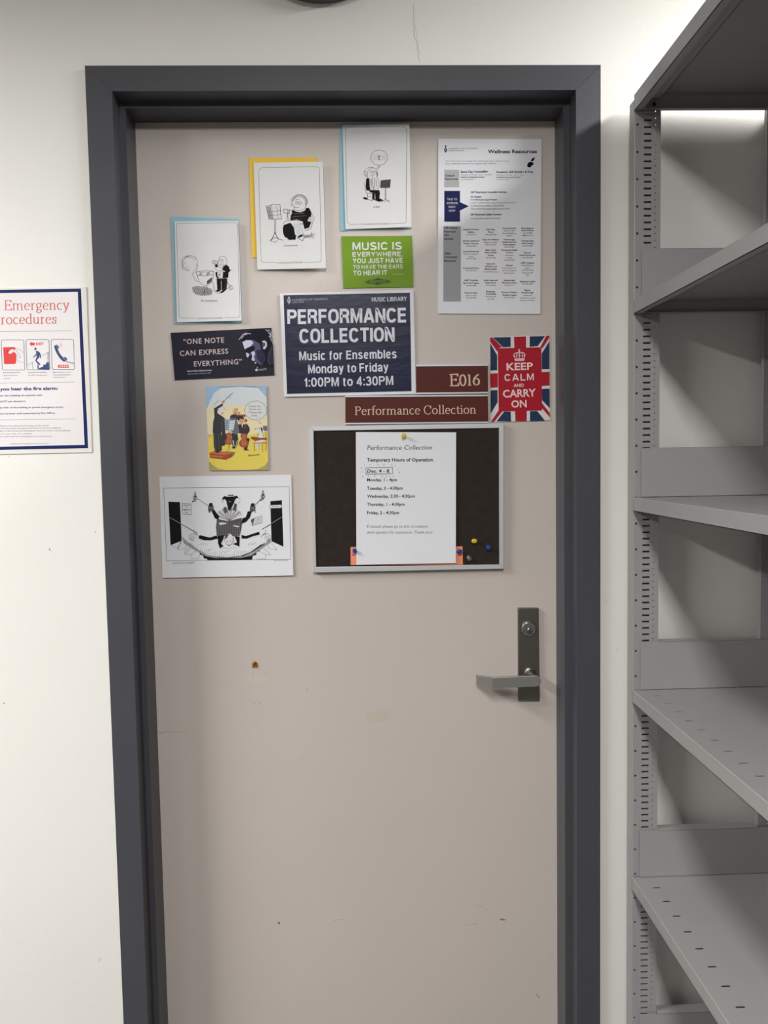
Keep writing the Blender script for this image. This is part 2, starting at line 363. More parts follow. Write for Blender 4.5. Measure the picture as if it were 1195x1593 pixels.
# wall crack and specks
c = Ink(WY)
crk = mat('crack_shade', (176, 174, 166), .8)
c.line(crk, .9, (643, 4), (643.5, 20), (642.6, 33), (644, 42), (644.6, 58), (648, 64), (650, 80), (652.5, 97))
c.line(crk, .5, (645.5, 14), (645, 36), (648, 50), (650, 66), (653, 84))
c.build('crack', wall_back)
c = Ink(WY)
for x, y, r in ((77.2, 854.7, 1.3), (80, 858, .5), (6, 1094, 1.1), (148.5, 828, .9), (155.5, 1493, .8), (123, 813, .5), (13.5, 710, .7), (944, 935, .5), (960, 1010, .5)):
    c.ell(mat('speck', (140, 136, 130), .8), x, y, r, r*1.3, 8)
c.line(mat('scrape', (198, 196, 190), .8), 1, (153, 1497), (155, 1493), (158, 1490))
c.build('speck_marks', wall_back)

# ------------------------------------------------------------------ door and its frame
door1 = empty('door_1', (0, .11, 0), kind='structure')
prof = [(FX0, FX1, FZ, WY), (FX0, FX1, FZ, 0), (IX0, IX1, IZ, 0), (IX0, IX1, IZ, .045), (SX0, SX1, SZ, .045), (SX0, SX1, SZ, .112), (IX0-.002, IX1+.002, IZ+.002, .112), (IX0-.002, IX1+.002, IZ+.002, .16)]
def jamb(side):
    V = []; n = len(prof)
    for k in (0, 1):
        for x0, x1, zt, y in prof:
            if side == 'l': V.append((x0, y, zt if k else 0))
            elif side == 'r': V.append((x1, y, zt if k else 0))
            else: V.append((x1 if k else x0, y, zt))
    b = {'l': [(FX0, .16), ], 'r': [(FX1, .16)], 't': []}
    return MB().add(V, [[i, i+1, i+1+n, i+n] for i in range(n-1)])
for sd, nm in (('l', 'jamb'), ('r', 'jamb'), ('t', 'head')):
    o = jamb(sd).build('frame_'+nm, frame_m, door1, fix=False)
    o.modifiers.new('solid', 'SOLIDIFY').thickness = .0016 if sd != 'l' else -.0016
    bv = o.modifiers.new('bevel', 'BEVEL'); bv.width = .0014; bv.segments = 2; bv.limit_method = 'ANGLE'
panel = MB().box(IX0+.001, IX1-.001, .1122, .155, .01, IZ-.002).build('door_panel', door_m, door1, bevel=.001)
# rubber seals between door and stop
MB().box(SX1-.0005, SX1+.006, .104, .1115, .01, SZ).box(SX0-.006, SX0+.0005, .104, .1115, .01, SZ).build('seal', mat('seal', (70, 66, 62), .8), door1)
# chips, scratches and tape residue on the door paint
DY = .1122
c = Ink(DY, (360, 1000, .25105))
chip = mat('bare_wood_chip', (122, 76, 36), .8)
c.fill(mat('chip_edge', (190, 170, 140), .8), (122, 125), (146, 108), (172, 122), (176, 150), (160, 165), (132, 166), (120, 148))
c.fill(chip, (130, 128), (147, 116), (163, 126), (166, 150), (160, 157), (150, 151), (146, 157), (133, 156), (129, 142))
c.fill(mat('chip_dark', (84, 48, 22), .8), (138, 128), (150, 121), (158, 130), (152, 140), (141, 140))
tape = mat('tape_residue', (196, 188, 178), .45)
c.fill(tape, (92, 205), (222, 200), (224, 238), (95, 243))
c.fill(mat('tape_residue_grey', (188, 179, 170), .45), (832, 428), (990, 420), (992, 440), (965, 488), (870, 492), (834, 470))
for x, y in ((135, 218), (217, 198), (142, 375), (178, 374), (468, 288)): c.ell(mat('door_fleck', (160, 146, 134), .8), x, y, 4, 4, 8)
c.build('paint_chip', panel)
c = Ink(DY); sc = mat('scuff', (158, 149, 143), .8); sl = mat('scuff_light', (202, 195, 189), .8)
c.ell(mat('scuff_dark', (84, 70, 62), .8), 434, 1436, 1.6, 1.8, 10)
c.line(sl, .9, (516, 1427), (521, 1430), (528, 1427.5), (535, 1429), (541, 1428)); c.line(sc, .7, (516, 1430), (522, 1432), (530, 1430), (539, 1430))
c.fill(mat('scuff_mid', (112, 104, 98), .8), (776, 1430), (782, 1429), (788, 1431), (782, 1432))
c.line(sc, .6, (725, 1439), (735, 1438.5), (741, 1437.5)); c.ell(sc, 741, 1437.5, 1, .8, 8)
c.line(sc, .4, (740, 1406), (750, 1411), (758, 1416))
c.line(mat('scuff_mid', (112, 104, 98), .8), 1, (834.5, 1546), (837, 1550), (839, 1552)); c.ell(sc, 841, 1538, .9, .6, 8)
c.line(sc, .5, (852, 1497), (857, 1492), (862, 1489))
c.line(sc, .8, (246, 1140), (262, 1138.5), (272, 1139)); c.ell(sc, 249, 1140, 2, 1.2, 8); c.line(sc, .6, (276, 1139), (292, 1138))
for x, y in ((612, 1452), (581, 1586), (690, 1510), (498, 440), (528, 437), (575, 910), (620, 940), (470, 1180), (700, 1240)): c.ell(sc, x, y, .8, .8, 8)
c.build('scuff_marks', panel)

# lock trim with cylinder and lever
HC = (730, 930, .12552)
PY = DY-.009
pl = MB().prism([at(*q, PY) for q in cp(HC, (608, 128), (864, 128), (878, 1276), (612, 1276))], .009)
plate = pl.build('lock_plate', nickel_m, door1, bevel=.0018, seg=3)
cc = at(730+745*.12552, 930+388*.12552, PY-.006)
MB().lathe(cc+Vector((0, .006, 0)), (0, -1, 0), [(0, .0165), (.003, .0165), (.0055, .0150), (.006, .0135), (.0052, .0130), (.0052, .0001)], 36).build('lock_cylinder', chrome_m, plate, smooth=True)
k = MB().lathe(cc+Vector((.0005, .0015, -.004)), (0, -1, 0), [(0, .0062), (.0022, .0062), (.0026, .0055), (.0026, .0001)], 24)
k.build('lock_plug', mat('plug_metal', (150, 150, 154), .25, 1.), plate, smooth=True)
MB().box(cc.x-.0008, cc.x+.0018, cc.y-.0019, cc.y+.001, cc.z-.0095, cc.z-.003).build('keyhole', hole_m, plate)
LY = .047
hub = at(730+832*.12552, 930+1035*.12552, LY)
lev = MB()
def lp(cx_, cy_, Y): return at(730+cx_*.12552, 930+cy_*.12552, Y)
h2 = .0115
x_bend = lp(288, 1040, LY).x; x_tip = lp(92, 970, LY+.038).x
pts = []
for xx, yy, hh, zz in ((x_tip, LY+.038, .0082, -.002), (x_bend, LY, h2, 0), (hub.x-.0015, LY, h2, .001)):
    z0 = hub.z+zz-.001
    pts.append([(xx, yy, z0-hh), (xx, yy, z0+hh), (xx, yy+.0075, z0+hh), (xx, yy+.0075, z0-hh)])
for i in range(2):
    V = pts[i]+pts[i+1]; lev.add(V, [(0,1,5,4),(1,2,6,5),(2,3,7,6),(3,0,4,7)]+([(3,2,1,0)] if i == 0 else []))
n = 14; V = []
for yy in (LY, LY+.0075):
    V += [(hub.x-.0015+(h2)*math.sin(math.pi*i/n), yy, hub.z+.0+h2*math.cos(math.pi*i/n)) for i in range(n+1)]
lev.add(V, [list(range(n, -1, -1)), list(range(n+1, 2*n+2))]+[[i, i+1, i+1+n+1, i+n+1] for i in range(n)])
lev.build('lever_handle', mat('brushed_lever', (172, 171, 168), .38, .85, bump=.1, bscale=80, stretch=(1, 1, 20)), plate, bevel=.0009)
MB().lathe((hub.x-.0015, PY+.001, hub.z), (0, -1, 0), [(0, .014), (.004, .014), (.006, .0105), (PY-LY-.006, .0085), (PY-LY-.004, .0085)], 24).build('lever_neck', nickel_m, plate, smooth=True)

# ------------------------------------------------------------------ shelving unit
shf = empty('shelving_unit', (.69, -.49, 0), 'tall grey steel slotted shelving unit beside the door, empty shelves', 'shelving')
SXF, SXB, YF, YN = .5355, .842, -.035, -.96   # front x, back x, far flange y, near flange y
TOPZ = 2.078
def slotted(mb, x0, x1, yf, sgn, xs0, xs1, xd, xh):
    """post flange in the x-z plane at y=yf with real slots (xs0..xs1), square pin holes at xd and small holes at xh"""
    t = .0015; ya, yb = sorted((yf, yf+t*sgn)); P = .01262; z0 = .02
    def col(a, b, pitch, half, off):
        z = 0.0; zc = off
        while zc < TOPZ-.004:
            mb.box(a, b, ya, yb, z, zc-half); z = zc+half; zc += pitch
        mb.box(a, b, ya, yb, z, TOPZ)
    cols = sorted([(xs0, xs1, P, .0018, z0), (xd-.0019, xd+.0019, P*4, .0020, z0+P*.5-.0015), (xh-.0012, xh+.0012, P, .0012, z0+.004)])
    x = x0
    for a, b, p, hh, off in cols:
        mb.box(x, a, ya, yb, 0, TOPZ); col(a, b, p, hh, off); x = b
    mb.box(x, x1, ya, yb, 0, TOPZ)
def post(front, yf, sgn, label=None):
    mb = MB()
    if front:
        slotted(mb, SXF+.0015, SXF+.0508, yf, sgn, SXF+.0185, SXF+.0330, SXF+.0062, SXF+.0405)
        bend = [(SXF, yf+.0015*sgn), (SXF+.0004, yf+.0004*sgn), (SXF+.0015, yf), (SXF+.0015, yf+.0015*sgn)]
        mb.add([(x, y, z) for z in (0, TOPZ) for x, y in bend], [(0,1,2,3),(4,5,6,7),(0,1,5,4),(1,2,6,5),(2,3,7,6),(3,0,4,7)])
        mb.box(SXF, SXF+.0015, *sorted((yf+.0015*sgn, yf+.026*sgn)), 0, TOPZ+.012)            # face towards the aisle
        mb.box(SXF+.0015, SXF+.016, *sorted((yf+.0245*sgn, yf+.026*sgn)), 0, TOPZ)
    else:
        slotted(mb, SXB-.0508, SXB, yf, sgn, SXB-.0325, SXB-.0185, SXB-.0062, SXB-.0445)
        mb.box(SXB-.0015, SXB, *sorted((yf+.0015*sgn, yf+.026*sgn)), 0, TOPZ)
        mb.box(SXB-.0508, SXB-.0493, *sorted((yf+.0015*sgn, yf+.012*sgn)), 0, TOPZ)
    # inner backing of the channel, added to keep light from behind the slots
    if front:
        mb.box(SXF+.0015, SXF+.037, *sorted((yf+.009*sgn, yf+.010*sgn)), 0, TOPZ); mb.box(SXF+.036, SXF+.037, *sorted((yf+.0015*sgn, yf+.009*sgn)), 0, TOPZ)
    return mb.build('upright_post', steel_m, shf)
post(True, YF, 1); post(False, YF, 1); post(True, YN, -1); post(False, YN, -1)
MB().box(SXB+.001, SXB+.0022, YN-.02, .008, .06, TOPZ+.02).build('unseen_light_block', steel_m, shf)  # unseen sheet added to keep light off the wall behind the shelves
LIPS = [(2.068, 2.098), (1.6905, 1.7165), (1.312, 1.338), (.932, .9575), (.549, .5755), (.166, .193)]
for i, (zb, zt) in enumerate(LIPS):
    y0, y1 = YN+.003, YF-.003; t = .001; mb = MB()
    xa, xb = SXF-.0012, SXB-.002
    # top sheet with a row of divider slots set back from the front edge
    sx0, sx1 = .0, .0
    rows = [(SXF+.0262, SXF+.0405)]
    a, b = rows[0]
    mb.box(xa+.0022, a, y0, y1, zt-t, zt); mb.box(b, xb, y0, y1, zt-t, zt)
    y = y1; yc = -.0800 if i else y0
    while yc > y0+.02:
        mb.box(a, b, yc+.0021, y, zt-t, zt); y = yc-.0021; yc -= .0488
    mb.box(a, b, y0, y, zt-t, zt)
    mb.box(xa, xa+t, y0, y1, zb, zt-.0014); mb.box(xa, xa+.014, y0, y1, zb, zb+t)      # front lip and its return
    mb.prism([(xa-.0002, y0, zt-.0016), (xa+.0002, y0, zt-.0004), (xa+.0012, y0, zt+.0002), (xa+.0024, y0, zt+.0002), (xa+.0024, y0, zt-.0016)], y1-y0)
    mb.box(xb-t, xb, y0, y1, zb, zt); mb.box(xb-.012, xb, y0, y1, zb, zb+t)
    for ya in (y0, y1-t): mb.box(xa, xb, ya, ya+t, zb, zt)
    for ya, yb in ((y0, y0+.010), (y1-.010, y1)): mb.box(xa+.012, xb, ya, yb, zb, zb+t)
    mb.box(a-.004, b+.004, y0+.011, y1-.011, zt-.012, zt-.011); mb.box(a-.004, a-.003, y0+.011, y1-.011, zt-.012, zt-t); mb.box(b+.003, b+.004, y0+.011, y1-.011, zt-.012, zt-t)   # closed channel added under the slots to keep them dark
    if not i: mb.box(SXF+.002, xb, y1, y1+.012, zt-.0012, zt)  # hidden strip added to cut light leaking down past the top shelf
    sh = mb.build('shelf', steel_m, shf)
    if i:
        hp = .0955
        for ys, sg in ((y1-.004, 1), (y0+.004, -1)):
            ep = MB(); x0 = SXF+.0135; x1 = SXB-.006
            ep.box(x0, x1, *sorted((ys, ys+.001*sg)), zt+.0012, zt+hp)
            ep.box(x0+.038 if sg > 0 else x0, x1-.046 if sg > 0 else x1, *sorted((ys, ys+.026*sg)), zt+hp-.001, zt+hp)
            ep.build('end_plate', steel_m, sh, bevel=.0004)
    for xx in (SXF+.028, SXB-.028):
        cl = MB().box(xx-.009, xx+.006, YF-.010, YF-.001, zb-.006, zb-.0035); cl.box(xx-.009, xx+.006, YF-.003, YF-.001, zb-.006, zb+.012)
        cl.build('shelf_clip', steel_m, sh)
b = at(1018.8, 161.3, YF-.006)
MB().lathe((b.x, YF-.002, b.z), (0, -1, 0), [(0, .0042), (.0015, .0042), (.003, .0026), (.004, .001)], 12).build('bolt', black_m, shf, smooth=True)

# ------------------------------------------------------------------ clock above the door (its underside shows at the top edge)
ck = at(500, 0, WY); R = .165; cz = at(500, -5, WY-.03).z+R
clock = empty('wall_clock', (ck.x, WY, cz-R), 'round dark-rimmed wall clock above the door frame, only its bottom rim showing', 'clock')
MB().lathe((ck.x, WY, cz), (0, -1, 0), [(0, R-.004), (.012, R), (.034, R), (.040, R-.006), (.040, R-.018), (.033, R-.021), (.033, .001)], 64).build('rim', mat('clock_rim', (50, 48, 47), .5), clock, smooth=True)
MB().lathe((ck.x, WY-.0335, cz), (0, -1, 0), [(0, R-.022), (.0008, R-.022), (.0008, .001)], 64).build('dial', paper, clock, smooth=True)
h = MB(); h.box(ck.x-.003, ck.x+.003, WY-.0375, WY-.0355, cz-.01, cz+.11); h.box(ck.x-.02, ck.x+.075, WY-.0395, WY-.038, cz-.004, cz+.004)
h.build('clock_hands', black_m, clock)

# ------------------------------------------------------------------ sheets on the door
def thing(name, corners, Y, label, cat, group=None): return empty(name, base(corners, Y), label, cat, group)
A = (380, 180, .23431); B = (250, 320, .16736); W1 = (670, 205, .159); W2 = (670, 345, .159)
SC = (255, 500, .15063); LC = (240, 730, .19247); NC = (430, 445, .19247); RC = (530, 510, .28452); KC = (470, 645, .27615)
M1 = (0, 430, .13389)

# card 1: knitting player, yellow back leaf
back = cp(A, (33, 280), (482, 278), (495, 935), (50, 942)); fr = cp(A, (62, 312), (522, 306), (543, 1012), (88, 1022))
t1 = thing('greeting_card', fr, .108, 'white card with yellow back leaf, seated woman knitting beside a music stand', 'card', 'cartoon cards taped on the door')
sheet('back_leaf', back, .1105, .0006, yelc, t1)
yf = lambda x, y: .1085-.010*(x-392)/115
sheet('front_leaf', fr, yf, .0006, card_w, t1)
d = Ink(yf, A)
d.line(inkg, 2, (222, 975), (125, 975), (112, 962), (96, 370), (106, 350), (120, 345), (480, 338), (494, 345), (500, 360), (512, 950), (506, 968), (490, 972), (398, 974))
d.text(inkg, 'A MUSICIAN\'S DICTIONARY', 226, 984, 392, 978, 11)
d.text(ink, 'Counterpoint', 262, 868, 356, 866, 13, shear=.3)
# music stand
d.fill(inkl, (150, 604), (176, 602), (190, 686), (164, 682)); d.fill(white, (185, 596), (236, 596), (243, 684), (196, 684))
d.line(ink, 3, (144, 600), (176, 596), (186, 588), (238, 590), (246, 686), (166, 688), (144, 600))
d.line(ink, 2, (182, 592), (192, 686)); d.line(ink, 2, (150, 640), (240, 630)); d.line(ink, 2, (160, 664), (242, 656)); d.line(ink, 2, (210, 592), (222, 640), (224, 684))
d.line(ink, 2.5, (200, 690), (202, 780)); d.line(ink, 2.5, (208, 690), (210, 780))
d.line(ink, 4, (205, 776), (190, 806), (176, 834)); d.line(ink, 4, (205, 776), (216, 800), (226, 822)); d.line(ink, 3, (168, 828), (206, 808), (240, 822), (262, 826)); d.line(ink, 2, (178, 836), (214, 838)); d.line(ink, 2, (196, 846), (222, 828))
# hair
hx = [(312, 604), (318, 570), (330, 544), (352, 528), (380, 526), (402, 540), (414, 562), (416, 586), (404, 598)]
d.line(ink, 2.5, *hx)
for i in range(9):
    a = math.radians(200+i*20); d.oval(ink, 1.8, 366+48*math.cos(a), 574+44*math.sin(a), 9, 8, n=9)
d.oval(ink, 2, 350, 578, 9, 9, n=12); d.oval(ink, 2, 372, 580, 10, 9, n=12)
d.line(ink, 2, (320, 586), (332, 600), (328, 612), (336, 624), (368, 632), (398, 620), (412, 600), (404, 580)); d.line(ink, 2, (330, 606), (352, 610), (366, 604)); d.line(ink, 1.8, (340, 560), (352, 556), (368, 560))
# dress
d.fill(ink, (320, 622), (344, 636), (372, 642), (402, 630), (412, 612), (430, 612), (446, 640), (444, 668), (428, 676), (420, 700), (446, 706), (430, 744), (400, 752), (388, 700), (350, 690), (306, 694), (308, 668), (316, 650))
d.line(inkl, 1.5, (330, 652), (400, 648)); d.line(inkl, 1.2, (320, 670), (410, 664)); d.line(inkg, 1.2, (316, 682), (404, 684))
d.fill(ink, (262, 726), (300, 712), (322, 716), (336, 744), (346, 790), (340, 824), (318, 822), (300, 826), (286, 812), (270, 806), (258, 780), (256, 748))
d.fill(white, (310, 712), (372, 712), (404, 760), (388, 788), (356, 800), (338, 790), (330, 744))
for q in ((330, 716, 358, 790), (344, 714, 374, 790), (358, 714, 390, 780)): d.line(inkg, 1.5, (q[0], q[1]), (q[2], q[3]))
d.line(ink, 2.2, (258, 720), (272, 702), (310, 694), (360, 696), (392, 702)); d.line(ink, 2, (432, 676), (410, 706), (372, 720)); d.line(ink, 2, (444, 668), (440, 690), (400, 722), (366, 718))
d.line(ink, 2, (392, 690), (420, 664), (444, 670)); d.fill(ink, (356, 800), (386, 786), (390, 800), (360, 812)); d.line(ink, 3, (350, 808), (388, 832), (396, 812))
d.line(ink, 2.5, (262, 620), (300, 628), (300, 650), (264, 644), (262, 620)); d.line(ink, 2.5, (284, 614), (292, 690)); d.line(ink, 2, (300, 622), (280, 690)); d.line(ink, 2.5, (300, 622), (320, 636)); d.line(ink, 2, (300, 660), (318, 672))
d.line(ink, 2.2, (446, 650), (464, 680), (456, 706), (440, 752), (402, 764)); d.line(ink, 2, (452, 690), (430, 740))
d.line(ink, 3, (392, 782), (398, 808), (450, 800), (446, 772)); 
for i in range(7): d.line(inkg, 2, (394+i*11, 790), (410+i*9, 812)); 
d.line(inkg, 3, (400, 800), (470, 784)); d.line(ink, 3, (290, 824), (292, 800)); d.line(ink, 3, (318, 824), (330, 812))
d.build('printed_drawing', t1)

# card 2: thinker with thought cloud, blue back leaf
back = cp(A, (633, 52), (1100, 56), (1108, 748), (640, 765)); fr = cp(A, (652, 62), (1097, 52), (1110, 738), (672, 754))
t2 = thing('greeting_card', fr, .108, 'white card with light blue back leaf, man seated under a thought cloud', 'card', 'cartoon cards taped on the door')
sheet('back_leaf', back, .1105, .0006, skyb, t2)
yf = lambda x, y: .1088-.007*(x-530)/110
sheet('front_leaf', fr, yf, .0006, card_w, t2)
d = Ink(yf, A)
d.line(inkg, 2, (782, 720), (700, 722), (684, 708), (672, 100), (680, 82), (692, 76), (1060, 74), (1076, 84), (1080, 100), (1076, 700), (1068, 712), (968, 718))
d.text(inkg, 'A MUSICIAN\'S DICTIONARY', 786, 726, 964, 722, 10)
d.text(ink, 'A Rest', 856, 612, 902, 611, 13, shear=.3)
cl = []
for i in range(10):
    a0 = 2*math.pi*i/10
    for j in range(4):
        a = a0+j*2*math.pi/40; rr = 1+.06*math.sin(math.pi*j/4); cl.append((896+54*rr*math.cos(a), 278+48*rr*math.sin(a)))
d.line(ink, 2.2, *cl, cl[0])
for y in (262, 270, 278, 286, 294): d.line(inkl, 1.2, (850, y), (944, y))
d.line(ink, 5, (895, 264), (895, 284)); d.line(ink, 3, (890, 270), (901, 268)); d.ell(ink, 895, 292, 4, 3)
d.oval(ink, 1.8, 894, 338, 9, 7, n=10); d.oval(ink, 1.8, 884, 352, 5, 4, n=8)
d.line(ink, 2, (822, 408), (816, 384), (826, 360), (850, 346), (872, 352), (880, 372), (876, 392)); d.line(inkg, 3, (804, 360), (794, 380), (806, 400), (820, 410)); d.line(inkg, 2.5, (812, 350), (836, 342), (860, 344)); d.line(inkg, 2, (800, 370), (814, 378)); d.line(inkg, 2, (800, 392), (816, 392))
d.oval(ink, 1.8, 846, 374, 8, 7, n=10); d.oval(ink, 1.8, 862, 374, 8, 7, n=10); d.line(ink, 2, (838, 392), (852, 398), (866, 388)); d.line(ink, 5, (880, 372), (886, 386), (880, 404))
d.fill(ink, (810, 420), (822, 412), (830, 420), (832, 470), (840, 498), (812, 496), (806, 470))
d.line(ink, 2, (832, 412), (836, 440), (834, 470), (848, 490)); d.line(ink, 2, (852, 404), (850, 440), (858, 488)); d.line(ink, 2, (880, 404), (892, 430), (896, 462), (884, 490)); d.line(ink, 2, (864, 410), (866, 480)); d.line(inkg, 3, (842, 420), (846, 470)); d.line(inkg, 2.5, (874, 420), (880, 470)); d.line(ink, 2.5, (858, 470), (858, 492), (872, 488))
d.fill(ink, (830, 494), (896, 494), (902, 512), (896, 560), (872, 562), (868, 516), (834, 508)); d.fill(ink, (850, 514), (866, 514), (866, 560), (852, 556))
d.fill(ink, (860, 558), (900, 548), (926, 562), (896, 572)); d.fill(ink, (786, 546), (800, 540), (820, 548), (816, 558), (798, 556))
d.line(ink, 2.5, (806, 500), (812, 514), (852, 518), (852, 564), (820, 556), (816, 516)); d.line(ink, 2, (820, 536), (852, 540)); d.line(inkg, 2, (794, 440), (802, 470), (806, 500))
d.fill(inkg, (908, 430), (972, 424), (966, 478), (904, 478)); d.line(ink, 2.5, (908, 430), (972, 424), (966, 478), (904, 478), (908, 430))
for y in (438, 446, 454, 462, 470): d.line(ink, 1.6, (908, y), (968, y-3))
d.line(ink, 2.2, (936, 480), (936, 556)); d.line(ink, 1.8, (942, 480), (942, 554)); d.line(inkg, 2.5, (908, 574), (940, 554), (968, 574)); d.line(inkg, 2, (930, 570), (962, 562))
d.build('printed_drawing', t2)

# card 3: kettle drum man, blue back leaf
back = cp(B, (96, 100), (725, 122), (758, 1092), (132, 1100)); fr = cp(B, (128, 146), (722, 142), (752, 1068), (152, 1084))
t3 = thing('greeting_card', fr, .108, 'white card with light blue back leaf, standing man beside a kettle drum', 'card', 'cartoon cards taped on the door')
sheet('back_leaf', back, .1105, .0006, skyb, t3)
yf = lambda x, y: .1088-.008*(x-270)/105
sheet('front_leaf', fr, yf, .0006, card_w, t3)
d = Ink(yf, B)
d.line(inkg, 2.6, (318, 1046), (190, 1044), (172, 1030), (146, 180), (156, 164), (700, 158), (714, 170), (738, 1020), (724, 1038), (600, 1042))
d.text(inkg, 'A MUSICIAN\'S DICTIONARY', 328, 1056, 580, 1050, 14)
d.text(ink, 'The Kettledrum', 374, 892, 526, 892, 19, shear=.25)
for cx, cy, rx, ry, a0, a1 in ((262, 545, 60, 68, 150, 330), (290, 540, 56, 66, -70, 80), (240, 520, 44, 48, 160, 300), (275, 500, 60, 34, 200, 340), (255, 560, 42, 46, 60, 230), (250, 582, 16, 16, 0, 300), (225, 560, 28, 50, 120, 250), (300, 580, 40, 50, -60, 60), (270, 480, 40, 16, 180, 330)):
    d.oval(inkg, 2.6, cx, cy, rx, ry, a0, a1, 12)
d.line(inkg, 3, (296, 640), (320, 690), (350, 712)); d.line(inkg, 3, (322, 612), (346, 660)); d.line(inkg, 4, (290, 640), (310, 618))
d.fill(inkl, (290, 760), (330, 744), (400, 752), (470, 770), (484, 800), (470, 830), (380, 838), (330, 826), (300, 800))
for i in range(9): d.line(inkg, 3, (300+i*20, 760+i*3), (330+i*18, 822))
d.line(ink, 2.6, (336, 614), (340, 650), (352, 700), (384, 734), (420, 742), (462, 724), (486, 684), (492, 606)); d.line(ink, 2.6, (336, 614), (410, 604), (492, 608), (490, 640), (410, 652), (338, 644)); d.line(ink, 2, (336, 612), (412, 622), (492, 610))
d.fill(inkg, (430, 700), (462, 676), (482, 664), (474, 700), (452, 722), (428, 730)); d.oval(ink, 2.4, 374, 636, 12, 12, n=10); d.oval(ink, 2.4, 442, 632, 12, 12, n=10); d.line(ink, 4, (358, 650), (384, 626)); d.line(ink, 4, (424, 648), (452, 622))
d.line(ink, 3, (400, 742), (408, 790), (380, 828)); d.line(ink, 3, (420, 742), (424, 790), (448, 830)); d.line(ink, 3, (408, 790), (412, 836)); d.line(ink, 2.4, (430, 740), (436, 786))
# man
d.line(ink, 2.6, (532, 540), (540, 500), (556, 472), (590, 470), (612, 492), (618, 520), (612, 544), (588, 552), (548, 548), (532, 540)); d.oval(ink, 2, 556, 508, 10, 8, n=10); d.oval(ink, 2, 576, 508, 10, 8, n=10); d.line(ink, 2, (552, 530), (570, 536), (588, 526))
d.line(ink, 3, (480, 520), (496, 506), (512, 516), (530, 516), (528, 540), (498, 542), (480, 530), (480, 520)); d.line(ink, 2, (492, 510), (496, 540)); d.line(ink, 2, (506, 512), (508, 542)); d.fill(ink, (500, 552), (524, 542), (534, 566), (514, 576))
d.fill(ink, (584, 562), (612, 548), (634, 566), (648, 610), (624, 620), (596, 608), (572, 596)); d.line(ink, 2.4, (496, 572), (520, 600), (560, 606), (600, 568)); d.line(ink, 2.4, (530, 552), (560, 580), (590, 560))
d.fill(ink, (510, 616), (632, 612), (628, 668), (590, 676), (558, 662), (524, 676), (512, 650)); d.fill(white, (526, 618), (580, 616), (576, 664), (552, 668), (528, 656)); d.fill(inkl, (534, 630), (556, 628), (556, 654), (538, 654))
d.fill(ink, (520, 676), (620, 676), (612, 782), (568, 786), (566, 700), (560, 700), (562, 786), (526, 778)); d.line(inkl, 2, (564, 684), (566, 780)); d.line(inkg, 2, (600, 690), (596, 776))
d.fill(ink, (510, 790), (536, 776), (560, 782), (548, 798), (520, 800)); d.fill(ink, (548, 806), (580, 784), (606, 782), (590, 800), (562, 814))
d.line(ink, 3, (468, 708), (488, 716), (494, 750), (500, 790), (524, 812), (552, 812)); d.line(ink, 3, (610, 690), (634, 730), (648, 742)); d.line(inkg, 3, (540, 780), (600, 774), (644, 760), (660, 744)); d.oval(ink, 2.4, 652, 760, 18, 16, n=12); d.line(inkg, 2, (640, 786), (680, 770)); d.line(ink, 3, (640, 604), (660, 596), (666, 604)); d.line(inkg, 3, (616, 700), (622, 740))
d.build('printed_drawing', t3)

# green quote card
gc = cp(A, (645, 800), (1115, 797), (1124, 1137), (658, 1145))
t = thing('quote_card', gc, .11, 'small green card with white lettering MUSIC IS EVERYWHERE', 'card')
sheet('card', gc, .1100, .0006, grass, t)
d = Ink(.1100, A)
d.sans(white, 'MUSIC IS', 717, 893, 1047, 890, 52, .19, .09)
d.sans(white, 'EVERYWHERE,', 718, 936, 1052, 933, 31, .18, .09)
d.sans(white, 'YOU JUST HAVE', 720, 980, 1054, 976, 33, .19, .09)
d.sans(white, 'TO HAVE THE EARS', 722, 1018, 1054, 1014, 26, .17, .09)
d.sans(white, 'TO HEAR IT', 724, 1061, 950, 1057, 32, .19, .09)
d.text(mat('pale_green', (190, 206, 130), .6), 'JOHN CAGE', 982, 1057, 1056, 1055, 8)
dg = mat('dark_green', (44, 62, 30), .6)
d.fill(dg, (800, 1104), (826, 1092), (868, 1086), (888, 1076), (908, 1085), (950, 1090), (978, 1101), (950, 1112), (908, 1116), (888, 1124), (866, 1118), (826, 1116)); d.line(grass, 1.5, (812, 1104), (834, 1094), (940, 1093), (966, 1101), (940, 1110), (834, 1113), (812, 1104))
d.text(grass, 'EDITION', 836, 1108, 942, 1106, 11, bold=.03)
d.build('lettering', t)

# wellness sheet
wc = [(682, 216), (842.5, 216.5), (840.5, 488.5), (681.5, 488)]
t = thing('resources_notice', wc, .11, 'white printed wellness resources sheet at the upper right of the door', 'notice')
sheet('paper_sheet', wc, .1095, .0004, paper, t)
d = Ink(.1095, W1)
d.text(ink, 'Wellness Resources', 560, 210, 1040, 208, 33, bold=.03)
d.text(navy2, 'UNIVERSITY OF TORONTO', 170, 172, 462, 168, 12); d.text(blueink, 'LIBRARIES', 172, 190, 330, 188, 9)
d.fill(navy2, (134, 165), (160, 165), (160, 188), (147, 206), (134, 188)); d.fill(navy2, (140, 134), (156, 134), (150, 164), (144, 164)); d.ell(white, 147, 180, 5, 6, 10)
d.text(inkg, "You don't have to manage life's challenges alone. Help is here:", 145, 292, 770, 292, 13)
d.text(inkg, 'free, confidential resources to support your wellness.', 145, 318, 645, 316, 13)
d.fill(ink, (945, 322), (958, 300), (980, 292), (1004, 300), (1008, 318), (992, 330), (980, 346), (962, 350), (946, 340)); d.fill(ink, (980, 284), (992, 262), (1020, 248), (1014, 276), (994, 292))
d.rect(mat('grey_block', (172, 172, 176), .7), 134, 372, 280, 543)
